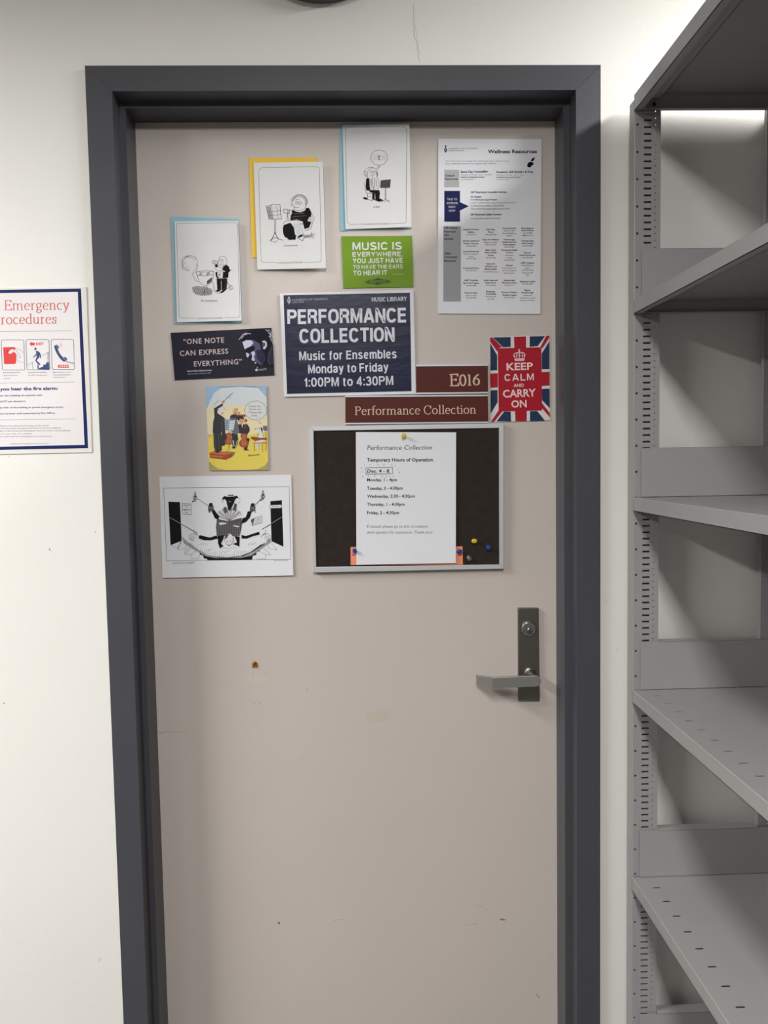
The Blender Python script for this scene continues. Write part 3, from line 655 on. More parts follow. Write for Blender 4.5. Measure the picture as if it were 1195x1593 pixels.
d.text(ink, 'Campus', 142, 437, 236, 436, 18, bold=.03); d.text(ink, 'Resources', 142, 470, 266, 469, 18, bold=.03)
d.text(blueink, 'Same Day Counselling', 294, 402, 562, 399, 22, bold=.03); d.text(inkg, 'Monday to Friday, 9am - 4:30pm', 294, 427, 598, 424, 11); d.text(ink, 'Health & Wellness Centre', 294, 451, 528, 449, 13, bold=.02); d.text(inkg, '416-978-8030', 294, 473, 420, 471, 10)
d.text(blueink, 'Academic Skill Building & Prep', 642, 403, 1004, 401, 20, bold=.03); d.text(inkg, 'Monday to Friday, 9am - 5pm', 642, 428, 908, 426, 11); d.text(ink, 'Academic Success Centre', 642, 452, 882, 450, 13, bold=.02); d.text(inkg, '416-978-7970', 642, 474, 766, 472, 10)
d.rect(navy2, 134, 578, 288, 880); d.fill(navy2, (286, 688), (374, 728), (286, 772))
for s_, y in (('TALK TO', 670), ('SOMEONE', 708), ('RIGHT', 745), ('NOW', 782)): d.ctext(white, s_, 211, y, 21, .0, .78)
for s_, y, x1, h_, mm, bo in (('24/7 Emergency Counselling Services', 600, 745, 18, blueink, .03), ('On Campus', 645, 496, 18, blueink, .03), ('U of T My Student Support Program', 672, 650, 13, ink, .02), ('Call 24/7: 1-844-451-9700 or outside Canada 001-416-380-6578', 702, 830, 11, inkg, 0), ('Good2Talk Student Helpline: 1-866-925-5454', 731, 718, 12, inkg, .01), ('Crisis text/chat: Free campus safety assistance: online', 760, 774, 12, inkg, .01), ('24/7 Emergency Safety Concerns', 818, 694, 18, blueink, .03), ('Community Campus Safety: 416-978-2222', 854, 684, 12, inkg, .01)):
    d.text(mm, s_, 392, y, x1, y-2, h_, bold=bo)
d.crop = W2
d.rect(mat('grey_column', (150, 150, 156), .7), 124, 42, 296, 780)
for s_, y in (('Off-Campus', 68), ('Resources', 104), ('24/7', 140), ('Services', 176), ('Other', 318), ('Community', 354), ('Resources', 390)): d.ltext(ink, s_, 134, y, 19, .03, .95)
cols = {395: [(82, "Assaulted Women's", 1), (108, 'Helpline', 1), (132, '416-863-0511', 0), (194, 'Distress Centres of', 1), (220, 'Greater Toronto', 1), (244, '416-408-4357', 0), (298, 'Central Resources', 1), (322, 'Drop-in and phone', 0), (346, 'support', 0), (368, '416-929-5200', 0), (460, 'Sexual Assault Centre', 1), (482, '1-866-863-0511', 0), (580, 'LGBT Youthline', 1), (606, 'Age Youth Program', 1), (630, '416-962-9688', 0), (702, "Women's Place", 1), (726, 'Support centre', 0), (750, '416-929-9987', 0)],
 588: [(82, 'Kids Help', 1), (108, 'Phone', 1), (132, '1-800-668-6868', 0), (182, 'Hope for Wellness', 1), (206, 'Indigenous helpline', 0), (230, '1-855-242-3310', 0), (284, 'Black Youth', 1), (308, 'Action Health', 1), (334, 'Centre', 1), (358, '416-925-4363', 0), (418, 'Centre for', 1), (444, 'Addiction and', 1), (470, 'Mental Health', 1), (496, '416-535-8501 option', 0), (580, 'South Asian and', 1), (604, 'Arab Service', 1), (628, '416-932-7564', 0), (690, 'Breakaway', 1), (712, 'Counselling', 1), (738, '416-234-1942', 0), (762, 'ext. 2000', 0)],
 770: [(70, 'ConnexOntario', 1), (94, '1-866-531-2600', 0), (120, 'Text CONNEX to', 0), (144, '247247', 0), (182, 'Scarborough', 1), (206, 'Health Network', 1), (230, 'Crisis Support', 1), (254, '416-495-2891', 0), (284, 'Community Health', 1), (308, 'Toronto', 1), (334, 'Settlement', 0), (358, 'services', 0), (382, '416-640-1934', 0), (434, 'Chinese', 1), (458, 'Family support for', 0), (482, 'survivors of gender', 0), (508, 'based violence', 0), (580, 'Scarborough', 1), (604, "Women's Centre", 1), (628, '416-439-7111', 0), (698, "Women's Health in", 1), (724, "Women's Hands", 1), (748, '416-593-7655', 0)],
 948: [(70, 'Crisis Support', 1), (92, 'Text Wellness', 1), (116, 'Text 686868', 0), (140, '1-888-417-1715', 0), (194, 'Toronto Rape', 1), (218, 'Crisis Centre', 1), (242, '416-597-8808', 0), (310, 'Survivor', 1), (334, 'Crisis Centre Line', 1), (358, '416-929-3000', 0), (410, 'LGBT Coalition', 1), (434, 'COUNSELS and', 0), (458, 'support', 0), (480, '1-866-355-0580', 0), (506, 'Text: 647 694', 0), (530, '4275', 0), (592, 'Settlement Health', 1), (614, '416-203-4759', 0), (676, 'Mental', 1), (700, 'Breakthrough', 1), (724, 'Community', 0), (750, 'support for survivors', 0), (774, 'partners of families', 0)]}
for xc, L_ in cols.items():
    for y, s_, bo in L_:
        vs, _ = glyphs(s_, .02 if bo else 0.); wd = (max(v[0] for v in vs)-min(v[0] for v in vs))*(15 if bo else 13)/CAPH
        d.ctext(blueink if bo else inkg, s_, xc, y, 15 if bo else 13, .02 if bo else 0., min(.95, 158/wd))
d.build('lettering', t)

# navy quote card with portrait
qc = cp(SC, (70, 118), (1110, 66), (1142, 556), (112, 607))
t = thing('quote_card', qc, .11, 'wide navy card with pale quotation and portrait of a man looking down', 'card')
qm = mat('dark_indigo_card', (20, 17, 38), .5, spec=.25)
sheet('card', qc, .1100, .0006, qm, t)
d = Ink(.1100, SC)
pal = mat('quote_print', (196, 178, 178), .45)
d.text(pal, '“ONE NOTE', 203, 236, 622, 218, 53, bold=.012, space=1.15); d.text(pal, 'CAN EXPRESS', 165, 357, 665, 332, 52, bold=.012, space=1.12); d.text(pal, 'EVERYTHING”', 312, 466, 806, 440, 52, bold=.012, space=1.12)
lg = mat('card_lilac', (176, 172, 196), .5)
d.text(lg, 'Bernd Alois Zimmermann', 243, 522, 496, 510, 16, bold=.03); d.text(lg, '100th birthday on 20 March 2018', 246, 550, 484, 538, 12)
d.text(white, 'SCHOTT', 974, 509, 1060, 503, 16); d.ell(white, 955, 502, 11, 12); d.line(white, 4, (963, 500), (962, 472), (970, 480))
p1 = mat('portrait_mid', (84, 80, 114), .6, spec=.2); p2 = mat('portrait_light', (196, 196, 220), .5); p3 = mat('portrait_dim', (44, 40, 68), .6, spec=.2); p0 = mat('portrait_dark', (14, 12, 28), .6, spec=.2)
d.fill(p0, (775, 190), (800, 140), (850, 104), (930, 82), (1030, 72), (1108, 68), (1138, 470), (1080, 470), (1000, 460), (930, 430), (880, 330), (830, 200))
d.fill(p1, (812, 214), (860, 190), (930, 196), (990, 230), (1004, 290), (1030, 330), (1040, 400), (1010, 455), (950, 420), (910, 400), (880, 370), (856, 370), (852, 330), (830, 280))
d.fill(p2, (812, 214), (850, 194), (905, 196), (925, 222), (900, 252), (866, 276), (836, 286), (822, 250))
d.fill(p0, (836, 290), (870, 268), (920, 252), (944, 262), (934, 296), (900, 322), (872, 330), (846, 318))
d.fill(p2, (848, 322), (872, 330), (880, 350), (868, 374), (855, 366)); d.fill(p2, (900, 318), (930, 306), (942, 330), (930, 364), (938, 398), (924, 412), (906, 396), (914, 360))
d.fill(p0, (876, 366), (902, 340), (912, 352), (900, 392), (884, 386)); d.ell(p2, 945, 428, 9, 8); d.fill(p3, (950, 300), (1000, 290), (1040, 330), (1050, 400), (1010, 440), (960, 380))
d.fill(p2, (1012, 206), (1040, 196), (1062, 214), (1066, 250), (1050, 280), (1032, 290), (1020, 270), (1034, 262), (1050, 240), (1040, 216), (1022, 218)); d.fill(p1, (1016, 222), (1036, 220), (1044, 242), (1028, 262), (1014, 250))
for q in ((775, 190, 812, 140, 850, 116), (800, 180, 830, 138, 860, 124), (846, 140, 866, 122, 900, 130), (1050, 84, 1070, 100, 1090, 84), (1074, 110, 1096, 130, 1100, 170), (1092, 96, 1106, 120, 1110, 160), (1086, 150, 1108, 180, 1112, 206)): d.line(lg, 7, (q[0], q[1]), (q[2], q[3]), (q[4], q[5]))
d.fill(p3, (1080, 330), (1128, 230), (1136, 440), (1090, 450), (1066, 410)); d.line(p1, 5, (1120, 250), (1080, 350), (1078, 420), (1098, 448))
d.build('lettering', t)

# orchestra cartoon card
oc = cp(SC, (432, 668), (1058, 660), (1080, 1532), (466, 1540))
t = thing('picture_card', oc, .11, 'upright colour cartoon card of a conductor raising a baton before cello players', 'card')
sheet('card', oc, .1085, .0006, mat('cream_card', (226, 222, 206), .6), t)
d = Ink(.1085, SC)
sk = [mat('sky_print_%d' % i, c_, .6) for i, c_ in enumerate(((120, 166, 212), (150, 186, 218), (182, 204, 222), (208, 216, 222)))]
X0 = lambda y: 433+(y-668)/872*34
X1 = lambda y: 1057+(y-660)/872*23
d.fill(sk[0], (434, 670), (1056, 662), (1060, 760), (1000, 690), (800, 676), (560, 690), (470, 760), (440, 880))
d.fill(sk[1], (440, 676), (520, 672), (600, 686), (520, 740), (476, 830), (448, 900), (441, 900)); d.fill(sk[1], (940, 666), (1056, 664), (1060, 790), (1020, 740), (980, 700))
d.fill(sk[3], (470, 900), (490, 800), (540, 730), (620, 696), (800, 682), (940, 694), (1010, 740), (1058, 830), (1064, 1000), (448, 1000), (446, 930))
d.fill(mat('wall_print', (228, 214, 178), .6), (X0(900), 920), (470, 900), (560, 880), (700, 860), (860, 860), (1000, 900), (1063, 900), (1072, 1190), (X0(1180), 1190))
yl = mat('yellow_floor_print', (222, 202, 84), .6); yd = mat('olive_print', (166, 152, 84), .6); ym = mat('ochre_print', (206, 184, 96), .6)
d.fill(yl, (X0(1160), 1165), (600, 1180), (800, 1190), (1000, 1150), (X1(1140), 1140), (X1(1530), 1530), (466, 1538))
d.fill(ym, (X0(1160), 1165), (520, 1170), (600, 1200), (500, 1190), (X0(1190), 1200)); d.fill(yd, (X0(1440), 1440), (500, 1480), (560, 1520), (640, 1535), (466, 1538)); d.fill(yd, (X1(1440), 1440), (1040, 1490), (980, 1520), (900, 1531), (X1(1530), 1530))
bk = mat('cartoon_black', (24, 25, 32), .5); skin = mat('cartoon_skin', (214, 158, 122), .6); rd = mat('cartoon_rust', (150, 66, 34), .6); rd2 = mat('cartoon_orange', (190, 104, 58), .6); gy = mat('cartoon_grey', (96, 98, 108), .6); lb = mat('cartoon_blue', (150, 172, 196), .6)
d.fill(bk, (560, 1350), (600, 1330), (740, 1340), (700, 1390)) if 0 else None
# podium
d.fill(mat('shadow_print', (128, 112, 60), .6), (640, 1340), (740, 1350), (720, 1390), (640, 1420))
d.fill(rd2, (470, 1356), (520, 1340), (690, 1346), (704, 1360), (640, 1382), (478, 1378)); d.fill(rd, (470, 1362), (630, 1382), (704, 1360), (706, 1400), (640, 1430), (476, 1410))
d.fill(rd2, (478, 1380), (612, 1390), (612, 1406), (480, 1398))
# conductor
d.fill(bk, (518, 900), (560, 872), (606, 846), (612, 862), (580, 896), (552, 930), (556, 950), (604, 980), (632, 1004), (636, 1190), (608, 1184), (592, 1140), (600, 1330), (560, 1360), (530, 1350), (516, 1290), (512, 1180), (504, 1140), (508, 1040), (522, 990))
d.line(gy, 3, (520, 1150), (536, 1330)); d.line(gy, 3, (560, 1160), (572, 1320)); d.line(gy, 2.5, (604, 1000), (600, 1140))
d.fill(white, (560, 900), (600, 876), (622, 884), (624, 920), (600, 936), (588, 956), (570, 950), (554, 930)); d.line(gy, 2, (560, 930), (576, 890), (610, 872), (626, 896), (622, 924)); d.fill(skin, (588, 950), (606, 936), (622, 946), (604, 964))
d.ell(skin, 612, 832, 16, 15); d.line(ink, 5, (606, 838), (660, 786), (712, 740)); d.line(gy, 1.6, (640, 800), (708, 736))
for q in ((510, 900, 530, 850, 570, 820), (522, 860, 560, 824, 590, 812), (540, 830, 570, 800, 574, 796), (626, 760, 636, 776, 642, 772), (680, 776, 690, 790, 698, 800), (666, 786, 676, 800, 684, 800)): d.line(gy, 2, (q[0], q[1]), (q[2], q[3]), (q[4], q[5]))
# players
d.ell(skin, 740, 934, 25, 34); d.line(rd2, 5, (718, 916), (730, 904), (758, 898), (764, 920)); d.ell(rd2, 742, 952, 12, 8)
d.fill(bk, (678, 990), (700, 962), (724, 958), (760, 966), (790, 960), (820, 974), (820, 1020), (700, 1010)); d.line(rd, 8, (760, 980), (780, 940), (790, 950)); d.line(rd2, 6, (770, 970), (840, 968)); d.fill(rd, (800, 960), (840, 962), (850, 980), (820, 990))
d.fill(bk, (768, 1002), (790, 990), (826, 994), (832, 1010), (800, 1014), (764, 1030)); d.ell(skin, 800, 1034, 26, 28); d.line(bk, 3, (786, 1028), (816, 1030)); d.ell(rd, 846, 1024, 16, 16)
d.fill(bk, (740, 1080), (776, 1060), (812, 1064), (860, 1060), (884, 1096), (888, 1130), (862, 1170), (800, 1160), (750, 1150)); d.fill(white, (800, 1066), (816, 1066), (812, 1100)); d.line(skin, 6, (826, 1040), (850, 1030))
d.fill(bk, (600, 1150), (650, 1160), (660, 1230), (630, 1280), (596, 1290), (590, 1200)); d.fill(bk, (700, 1150), (760, 1160), (770, 1240), (750, 1300), (714, 1308), (700, 1240)); d.fill(bk, (850, 1200), (888, 1210), (860, 1320), (886, 1330), (840, 1334), (826, 1320), (846, 1260))
def cello(cx, cy, k):
    d.fill(rd, *[(cx+k*x, cy+k*y) for x, y in ((-16, -62), (14, -62), (34, -50), (38, -30), (26, -8), (34, 14), (54, 36), (50, 70), (20, 92), (-20, 92), (-50, 70), (-52, 36), (-34, 14), (-26, -8), (-38, -30), (-32, -50))])
    d.fill(rd2, *[(cx+k*x, cy+k*y) for x, y in ((-8, -50), (8, -50), (22, -30), (12, 0), (30, 40), (22, 72), (-20, 72), (-30, 40), (-14, 0), (-22, -30))])
    d.line(bk, 5*k, (cx, cy-120*k), (cx, cy+60*k)); d.line(bk, 3*k, (cx, cy+90*k), (cx-2, cy+140*k)); d.line(bk, 2, (cx-22*k, cy+20*k), (cx-16*k, cy+44*k)); d.line(bk, 2, (cx+22*k, cy+20*k), (cx+16*k, cy+44*k))
cello(826, 1214, .95); cello(672, 1200, .8)
d.line(rd, 6, (836, 1110), (846, 1040))
# stand with music
d.fill(gy, (680, 1002), (740, 996), (760, 1030), (780, 1150), (740, 1170), (690, 1130), (676, 1120)); d.fill(lb, (628, 1010), (676, 1008), (682, 1136), (632, 1118)); d.fill(white, (682, 1022), (738, 1020), (716, 1126), (672, 1124))
for i in range(5):
    d.line(gy, 7, (634, 1026+i*22), (668, 1036+i*20)); d.line(lb, 6, (684, 1036+i*20), (728, 1034+i*20))
d.line(gy, 4, (690, 1140), (676, 1300)); d.line(ink, 3, (650, 1330), (678, 1290), (676, 1340)); d.line(white, 7, (716, 1230), (726, 1290)); d.line(white, 6, (760, 1230), (740, 1300)); d.fill(bk, (700, 1300), (736, 1296), (742, 1312), (710, 1314))
# thought cloud
cl = []
for i in range(11):
    for j in range(4):
        a = 2*math.pi*(i+j/4)/11; rr = 1+.07*math.sin(math.pi*j/4); cl.append((948+108*rr*math.cos(a), 920+94*rr*math.sin(a)))
d.fill(white, *cl); d.line(ink, 3, *cl, cl[0])
for s_, y, x0, x1 in (('Come on...', 886, 876, 1012), ('Come on...', 916, 878, 1014), ('Throw the', 950, 876, 1012), ('stick...', 980, 902, 978)): d.text(ink, s_, x0, y, x1, y-1, 20, shear=.15)
d.ell(white, 972, 1016, 18, 14); d.oval(ink, 2.4, 972, 1016, 18, 14, n=12); d.oval(ink, 2, 994, 1048, 9, 7, n=10); d.ell(white, 1004, 1070, 5, 4)
# small white dog on a chair
d.fill(white, (944, 1112), (972, 1106), (1000, 1092), (1016, 1110), (1014, 1140), (1030, 1180), (1036, 1220), (1016, 1250), (990, 1250), (974, 1190), (984, 1150), (962, 1130))
d.line(ink, 3, (944, 1112), (972, 1104), (998, 1092), (1018, 1112), (1014, 1140), (1032, 1190)); d.ell(ink, 944, 1112, 6, 5); d.ell(ink, 990, 1108, 5, 5); d.fill(ink, (1000, 1094), (1018, 1102), (1018, 1140), (1006, 1130)); d.line(ink, 3, (976, 1150), (968, 1200))
d.fill(gy, (1020, 1080), (X1(1080)-2, 1078), (X1(1130)-2, 1130), (1030, 1128)); d.line(ink, 4, (1050, 1130), (1060, 1250))
d.fill(rd, (896, 1192), (930, 1190), (1000, 1204), (1062, 1200), (1068, 1222), (1000, 1224), (940, 1236), (904, 1214)); d.line(ink, 3, (910, 1204), (1060, 1212))
d.fill(white, (950, 1236), (1010, 1240), (1000, 1262), (970, 1270), (980, 1320), (964, 1326), (946, 1280)); d.line(ink, 2, (960, 1250), (960, 1320)); d.line(ink, 2, (980, 1262), (984, 1322))
for q in ((934, 1256, 936, 1340), (1018, 1262, 1020, 1350), (1056, 1256, 1052, 1336)): d.line(rd, 6, (q[0], q[1]), (q[2], q[3]))
d.line(rd, 8, (926, 1256), (1066, 1254)); d.text(ink, 'Reynolds', 868, 1396, 990, 1382, 20, shear=.5)
d.build('printed_drawing', t)

# lower left sheet
lc = cp(LC, (42, 60), (1108, 44), (1124, 858), (68, 878))
t = thing('cartoon_sheet', lc, .11, 'white sheet with a wide black and white conductor cartoon, lowest at the left', 'notice')
yf = lambda x, y: .1098-.0022*(y-738)/160
sheet('paper_sheet', lc, yf, .0004, paper, t)
d = Ink(lambda x, y: yf(x, y), LC)
d.line(ink, 2.6, (76, 152), (1090, 142), (1104, 728), (100, 740), (76, 152))
d.text(inkg, 'OPPOSITE CORNERS', 148, 768, 326, 762, 14, shear=.1); d.text(inkg, '1985 TONY HUSBAND', 968, 742, 1082, 740, 9)
d.fill(ink, (114, 262), (208, 266), (222, 578), (132, 614)); d.fill(ink, (938, 258), (1032, 250), (1044, 626), (948, 582))
d.line(inkg, 2, (132, 614), (190, 640), (214, 580)); 
# stairs left and right
sl_ = [(222, 580), (260, 588), (262, 606), (296, 612), (298, 636), (330, 642), (334, 662), (364, 668), (368, 690), (396, 698), (398, 718), (428, 726), (428, 736)]
sr_ = [(944, 584), (916, 592), (914, 608), (884, 614), (882, 636), (854, 642), (852, 664), (826, 670), (826, 692), (796, 700), (792, 730)]
d.fill(ink, *sl_[1:], (500, 734), (792, 730), *sr_[::-1][1:-1], (860, 610), (780, 668), (700, 700), (600, 712), (500, 706), (420, 690), (340, 640), (290, 600))
for pts_ in (((222, 582), (190, 652), (248, 640), (262, 606)), ((246, 686), (296, 638)), ((190, 652), (192, 624), (222, 582)), ((246, 686), (250, 654), (300, 616)), ((300, 722), (300, 690), (332, 662)), ((246, 686), (300, 690)), ((300, 722), (360, 722), (366, 692)), ((944, 586), (988, 654), (930, 640), (916, 608)), ((940, 692), (886, 638)), ((988, 654), (990, 630)), ((900, 724), (900, 690), (854, 664)), ((940, 692), (898, 690)), ((900, 724), (826, 726))):
    d.line(inkg, 2.2, *pts_)
d.fill(inkl, (224, 540), (262, 582), (340, 640), (430, 692), (520, 714), (620, 716), (720, 702), (800, 664), (890, 606), (942, 560), (944, 590), (860, 650), (780, 700), (700, 716), (500, 718), (420, 704), (320, 650), (240, 600))
for i in range(46):
    x = 230+i*15.6; yb = 706-((x-590)/360)**2*126; d.line(ink if i % 2 else inkg, 1.8, (x, yb+8), (x+(590-x)*.03, yb-random.uniform(14, 36)))
for x, y, n_ in ((360, 606, 6), (430, 650, 4), (528, 664, 8), (650, 662, 8), (760, 610, 6), (790, 596, 4)):
    for i in range(n_): d.line(inkg, 2, (x+i*12, y+random.uniform(-8, 8)), (x+i*12+6, y+random.uniform(-14, 12)))
# central figure
d.fill(inkg, (506, 400), (600, 420), (704, 392), (712, 430), (700, 500), (690, 540), (506, 540), (498, 470)); 
for i in range(14): d.line(inkl, 1.8, (506+i*14, 428), (504+i*14, 536))
for i in range(8): d.line(ink, 1.5, (504, 436+i*13), (704, 432+i*13))
d.fill(white, (522, 432), (560, 430), (592, 438), (532, 452)); d.fill(white, (640, 452), (690, 460), (680, 470), (640, 460))
for a in range(-62, 64, 9):
    ra = math.radians(a); d.fill(white if a % 2 else inkl, (606, 418), (606+112*math.sin(ra-.07)*1.1, 418-108*math.cos(ra-.07)), (606+112*math.sin(ra+.07)*1.1, 418-108*math.cos(ra+.07))); d.line(inkg, 1.5, (606, 418), (606+118*math.sin(ra)*1.1, 418-104*math.cos(ra)))
d.fill(ink, (548, 236), (566, 216), (590, 222), (640, 220), (668, 214), (682, 232), (660, 236), (650, 256), (636, 290), (612, 336), (602, 336), (590, 290), (580, 250), (566, 240), (556, 250)); d.line(inkg, 6, (596, 210), (640, 208)); d.ell(inkg, 606, 212, 8, 6); d.ell(inkg, 632, 211, 8, 6); d.ell(white, 604, 262, 3, 4, 8); d.ell(white, 616, 262, 3, 4, 8)
d.fill(inkg, (558, 312), (580, 300), (592, 350), (570, 356)); d.fill(inkg, (648, 272), (670, 284), (660, 336), (634, 330)); d.oval(ink, 2, 680, 252, 14, 22, -60, 110, 8); d.oval(inkg, 2, 552, 256, 8, 12, n=10)
d.fill(ink, (464, 330), (484, 326), (526, 384), (516, 408), (490, 396), (468, 350)); d.fill(ink, (712, 396), (740, 388), (756, 340), (786, 338), (776, 386), (744, 424), (708, 440))
for cx, cy in ((458, 310), (796, 312)):
    d.ell(inkg, cx, cy, 22, 30); d.fill(ink, (cx-18, cy-28), (cx-2, cy-40), (cx+14, cy-34), (cx+10, cy-14), (cx-8, cy-10)); d.line(ink, 6, (cx-20, cy+10), (cx-14, cy+38), (cx-4, cy+30)); d.line(ink, 5, (cx+14, cy+6), (cx+24, cy+40))
    d.line(white, 2, (cx-10, cy), (cx+12, cy+6))
d.line(inkg, 4, (440, 298), (348, 236)); d.line(inkg, 4, (806, 296), (872, 232))
for cx, cy in ((330, 222), (878, 210)):
    d.oval(ink, 5, cx, cy+10, 14, 16, n=12); d.line(ink, 5, (cx-4, cy+24), (cx+8, cy-10), (cx+2, cy-42), (cx-6, cy-20), (cx+2, cy+34), (cx-14, cy+40)); d.ell(ink, cx-18, cy+38, 7, 6, 10)
d.fill(ink, (366, 532), (400, 540), (450, 552), (500, 536), (512, 546), (512, 560), (460, 574), (400, 574), (358, 558)); d.fill(ink, (704, 530), (740, 540), (800, 520), (848, 504), (852, 528), (800, 540), (750, 560), (706, 560))
d.fill(ink, (512, 540), (566, 532), (560, 560), (540, 600), (560, 620), (530, 640), (516, 600)); d.fill(ink, (648, 540), (690, 544), (688, 626), (660, 614), (636, 604), (670, 590)); d.line(white, 4, (546, 600), (556, 576)); d.line(white, 4, (640, 600), (660, 570), (666, 590))
d.ell(white, 604, 566, 36, 48); d.oval(ink, 2.6, 604, 566, 36, 48); d.line(inkg, 4, (574, 540), (590, 520), (606, 516), (634, 530)); d.fill(inkg, (570, 560), (580, 530), (606, 520), (586, 560)); d.line(ink, 3, (590, 574), (590, 590)); d.line(ink, 3, (616, 574), (616, 590)); d.line(ink, 2.5, (588, 610), (604, 618), (620, 608)); d.fill(white, (560, 624), (600, 626), (650, 618), (680, 634), (530, 640))
d.line(inkg, 5, (126, 390), (220, 444), (350, 518)); d.line(inkg, 5, (1032, 386), (940, 444), (870, 486)); d.line(white, 1.6, (126, 390), (216, 440)); d.line(white, 1.6, (1032, 386), (946, 438))
for s_ in (1, -1):
    cx = 604+s_*-284; cx = 322 if s_ == 1 else 902
    d.line(ink, 2.2, (cx-s_*36, 572), (cx-s_*40, 540), (cx-s_*16, 522), (cx+s_*14, 520), (cx+s_*34, 540), (cx+s_*40, 556)); d.oval(ink, 2.2, cx-s_*16, 560, 12, 16, n=10); d.line(ink, 2, (cx, 528), (cx+s_*10, 560)); d.line(ink, 2.4, (cx, 490), (cx+s_*6, 520), (cx+s_*28, 534)); d.line(ink, 2, (cx-s_*30, 556), (cx-s_*6, 580))
d.line(ink, 2.4, (224, 276), (298, 280), (298, 366), (228, 362), (224, 276)); d.line(ink, 2, (226, 324), (298, 326))
for i, s_ in enumerate(('EMERGENCY', 'EXIT', 'KEEP OUT', 'BACK')): d.ctext(ink, s_, 261, 296+i*17+(6 if i > 1 else 0), 9, 0, .8)
d.fill(white, (930, 290), (1024, 286), (1036, 298), (1024, 314), (932, 316)); d.line(ink, 2, (930, 290), (1024, 286), (1024, 314), (932, 316), (930, 290)); d.ctext(ink, 'ORCHESTRA', 978, 306, 9, 0, .75)
d.line(ink, 2, (782, 410), (790, 456), (874, 430), (868, 376), (810, 392), (794, 454)); d.fill(inkg, (780, 408), (806, 394), (798, 456))
for i in range(4): d.line(inkg, 2, (812, 404+i*12), (862, 390+i*12))
d.build('printed_drawing', t)

# navy opening-hours sign
nc = cp(NC, (28, 60), (1108, 28), (1128, 872), (62, 896))
t = thing('library_sign', nc, .11, 'navy laminated sign PERFORMANCE COLLECTION with white border, centre of the door', 'sign')
sheet('backing_sheet', nc, .1080, .0009, paper, t)
d = Ink(.1080, NC)
navg = mat('navy_sign_print', (19, 26, 58), .36, var=.3, vscale=14, bump=.6, bscale=24, spec=.22, stretch=(1, 1, 2.5))
d.fill(navg, (58, 74), (1080, 54), (1093, 850), (86, 872))
wn = mat('sign_white', (208, 210, 224), .4)
d.sans(wn, 'PERFORMANCE', 90, 309, 1054, 294, 119, .185, .085); d.sans(wn, 'COLLECTION', 188, 463, 956, 448, 117, .185, .095)
d.sans(wn, 'Music for Ensembles', 186, 602, 972, 584, 72, .165, .12); d.sans(wn, 'Monday to Friday', 258, 708, 906, 690, 72, .165, .12); d.sans(wn, '1:00PM to 4:30PM', 224, 816, 946, 800, 74, .165, .12)
d.sans(wn, 'MUSIC LIBRARY', 772, 126, 1054, 120, 34, .14, .13)
lgn = mat('sign_soft_white', (150, 156, 180), .4)
d.text(lgn, 'UNIVERSITY OF TORONTO', 128, 122, 414, 112, 16); d.text(lgn, 'LIBRARIES', 130, 138, 222, 134, 10)
d.fill(lgn, (88, 106), (116, 104), (117, 126), (103, 144), (89, 128)); d.fill(navg, (93, 112), (101, 111), (101, 120), (93, 121)); d.fill(navg, (105, 111), (112, 110), (112, 119), (105, 120)); d.ell(lgn, 102, 94, 8, 10, 10); d.line(lgn, 2, (94, 146), (112, 144))
d.build('lettering', t)

# brown door plates in aluminium holders
brn = mat('brown_plate', (80, 27, 20), .5, bump=.1, bscale=300, spec=.25); plt = mat('plate_lettering', (206, 176, 156), .5)
def plate_sign(q, strip_t, strip_b, lab):
    t = thing('door_plate', q, .11, lab, 'sign', 'brown name plates on the door')
    Y = .1035; tl, tr, br, bl = q
    MB().prism([at(*p, Y) for p in q], .0085).build('plate', brn, t)
    for nm, (p0, p1, up) in (('rail', (tl, tr, strip_t)), ('rail', (bl, br, strip_b))):
        a, b_, c_, e_ = (p0[0]-.3, p0[1]), (p1[0]+.3, p1[1]), (p1[0]+.3, p1[1]+up), (p0[0]-.3, p0[1]+up)
        MB().prism([at(*p, Y-.002) for p in (a, b_, c_, e_)], .0105).build('rail', alu_m, t, bevel=.0004)
    return t
q1 = cp(RC, (414, 212), (805, 208), (806, 350), (415, 354))
t = plate_sign(q1, -3.0, 2.6, 'brown aluminium-railed plate reading E016, right of the navy sign')
d = Ink(.1035, RC); d.serif(plt, 'E016', 598, 318, 760, 312, 64, .1, .045); tag(d.build('lettering', t), kind='stuff')
q2 = cp(RC, (26, 380), (805, 374), (808, 512), (26, 520))
t = plate_sign(q2, -2.6, 2.4, 'long brown plate reading Performance Collection above the bulletin board')
d = Ink(.1035, RC); d.serif(plt, 'Performance Collection', 78, 476, 740, 468, 45, .09, .04); d.build('lettering', t)

# red card with crown
kc = cp(RC, (816, 50), (1143, 40), (1145, 506), (820, 516))
t = thing('slogan_card', kc, .11, 'red KEEP CALM card with crown and flag border, beside the right edge of the door', 'card')
kw = mat('flag_white', (212, 208, 212), .55); kb = mat('flag_blue', (26, 48, 80), .6, spec=.25); kr = mat('flag_red', (164, 14, 38), .6, spec=.25)
sheet('card', kc, .1100, .0006, kw, t)
d = Ink(.1100, RC)
for q in (((832, 52), (930, 50), (930, 104), (888, 106)), ((818, 82), (856, 150), (856, 232), (819, 234)), ((1034, 47), (1118, 45), (1078, 100), (1034, 104)), ((1142, 72), (1142, 226), (1100, 226), (1100, 140)),
          ((820, 342), (858, 340), (858, 408), (820, 470)), ((852, 512), (894, 458), (930, 458), (932, 512)), ((1036, 510), (1036, 456), (1074, 454), (1118, 508)), ((1100, 334), (1143, 332), (1144, 440), (1102, 396))):
    d.fill(kb, *q)
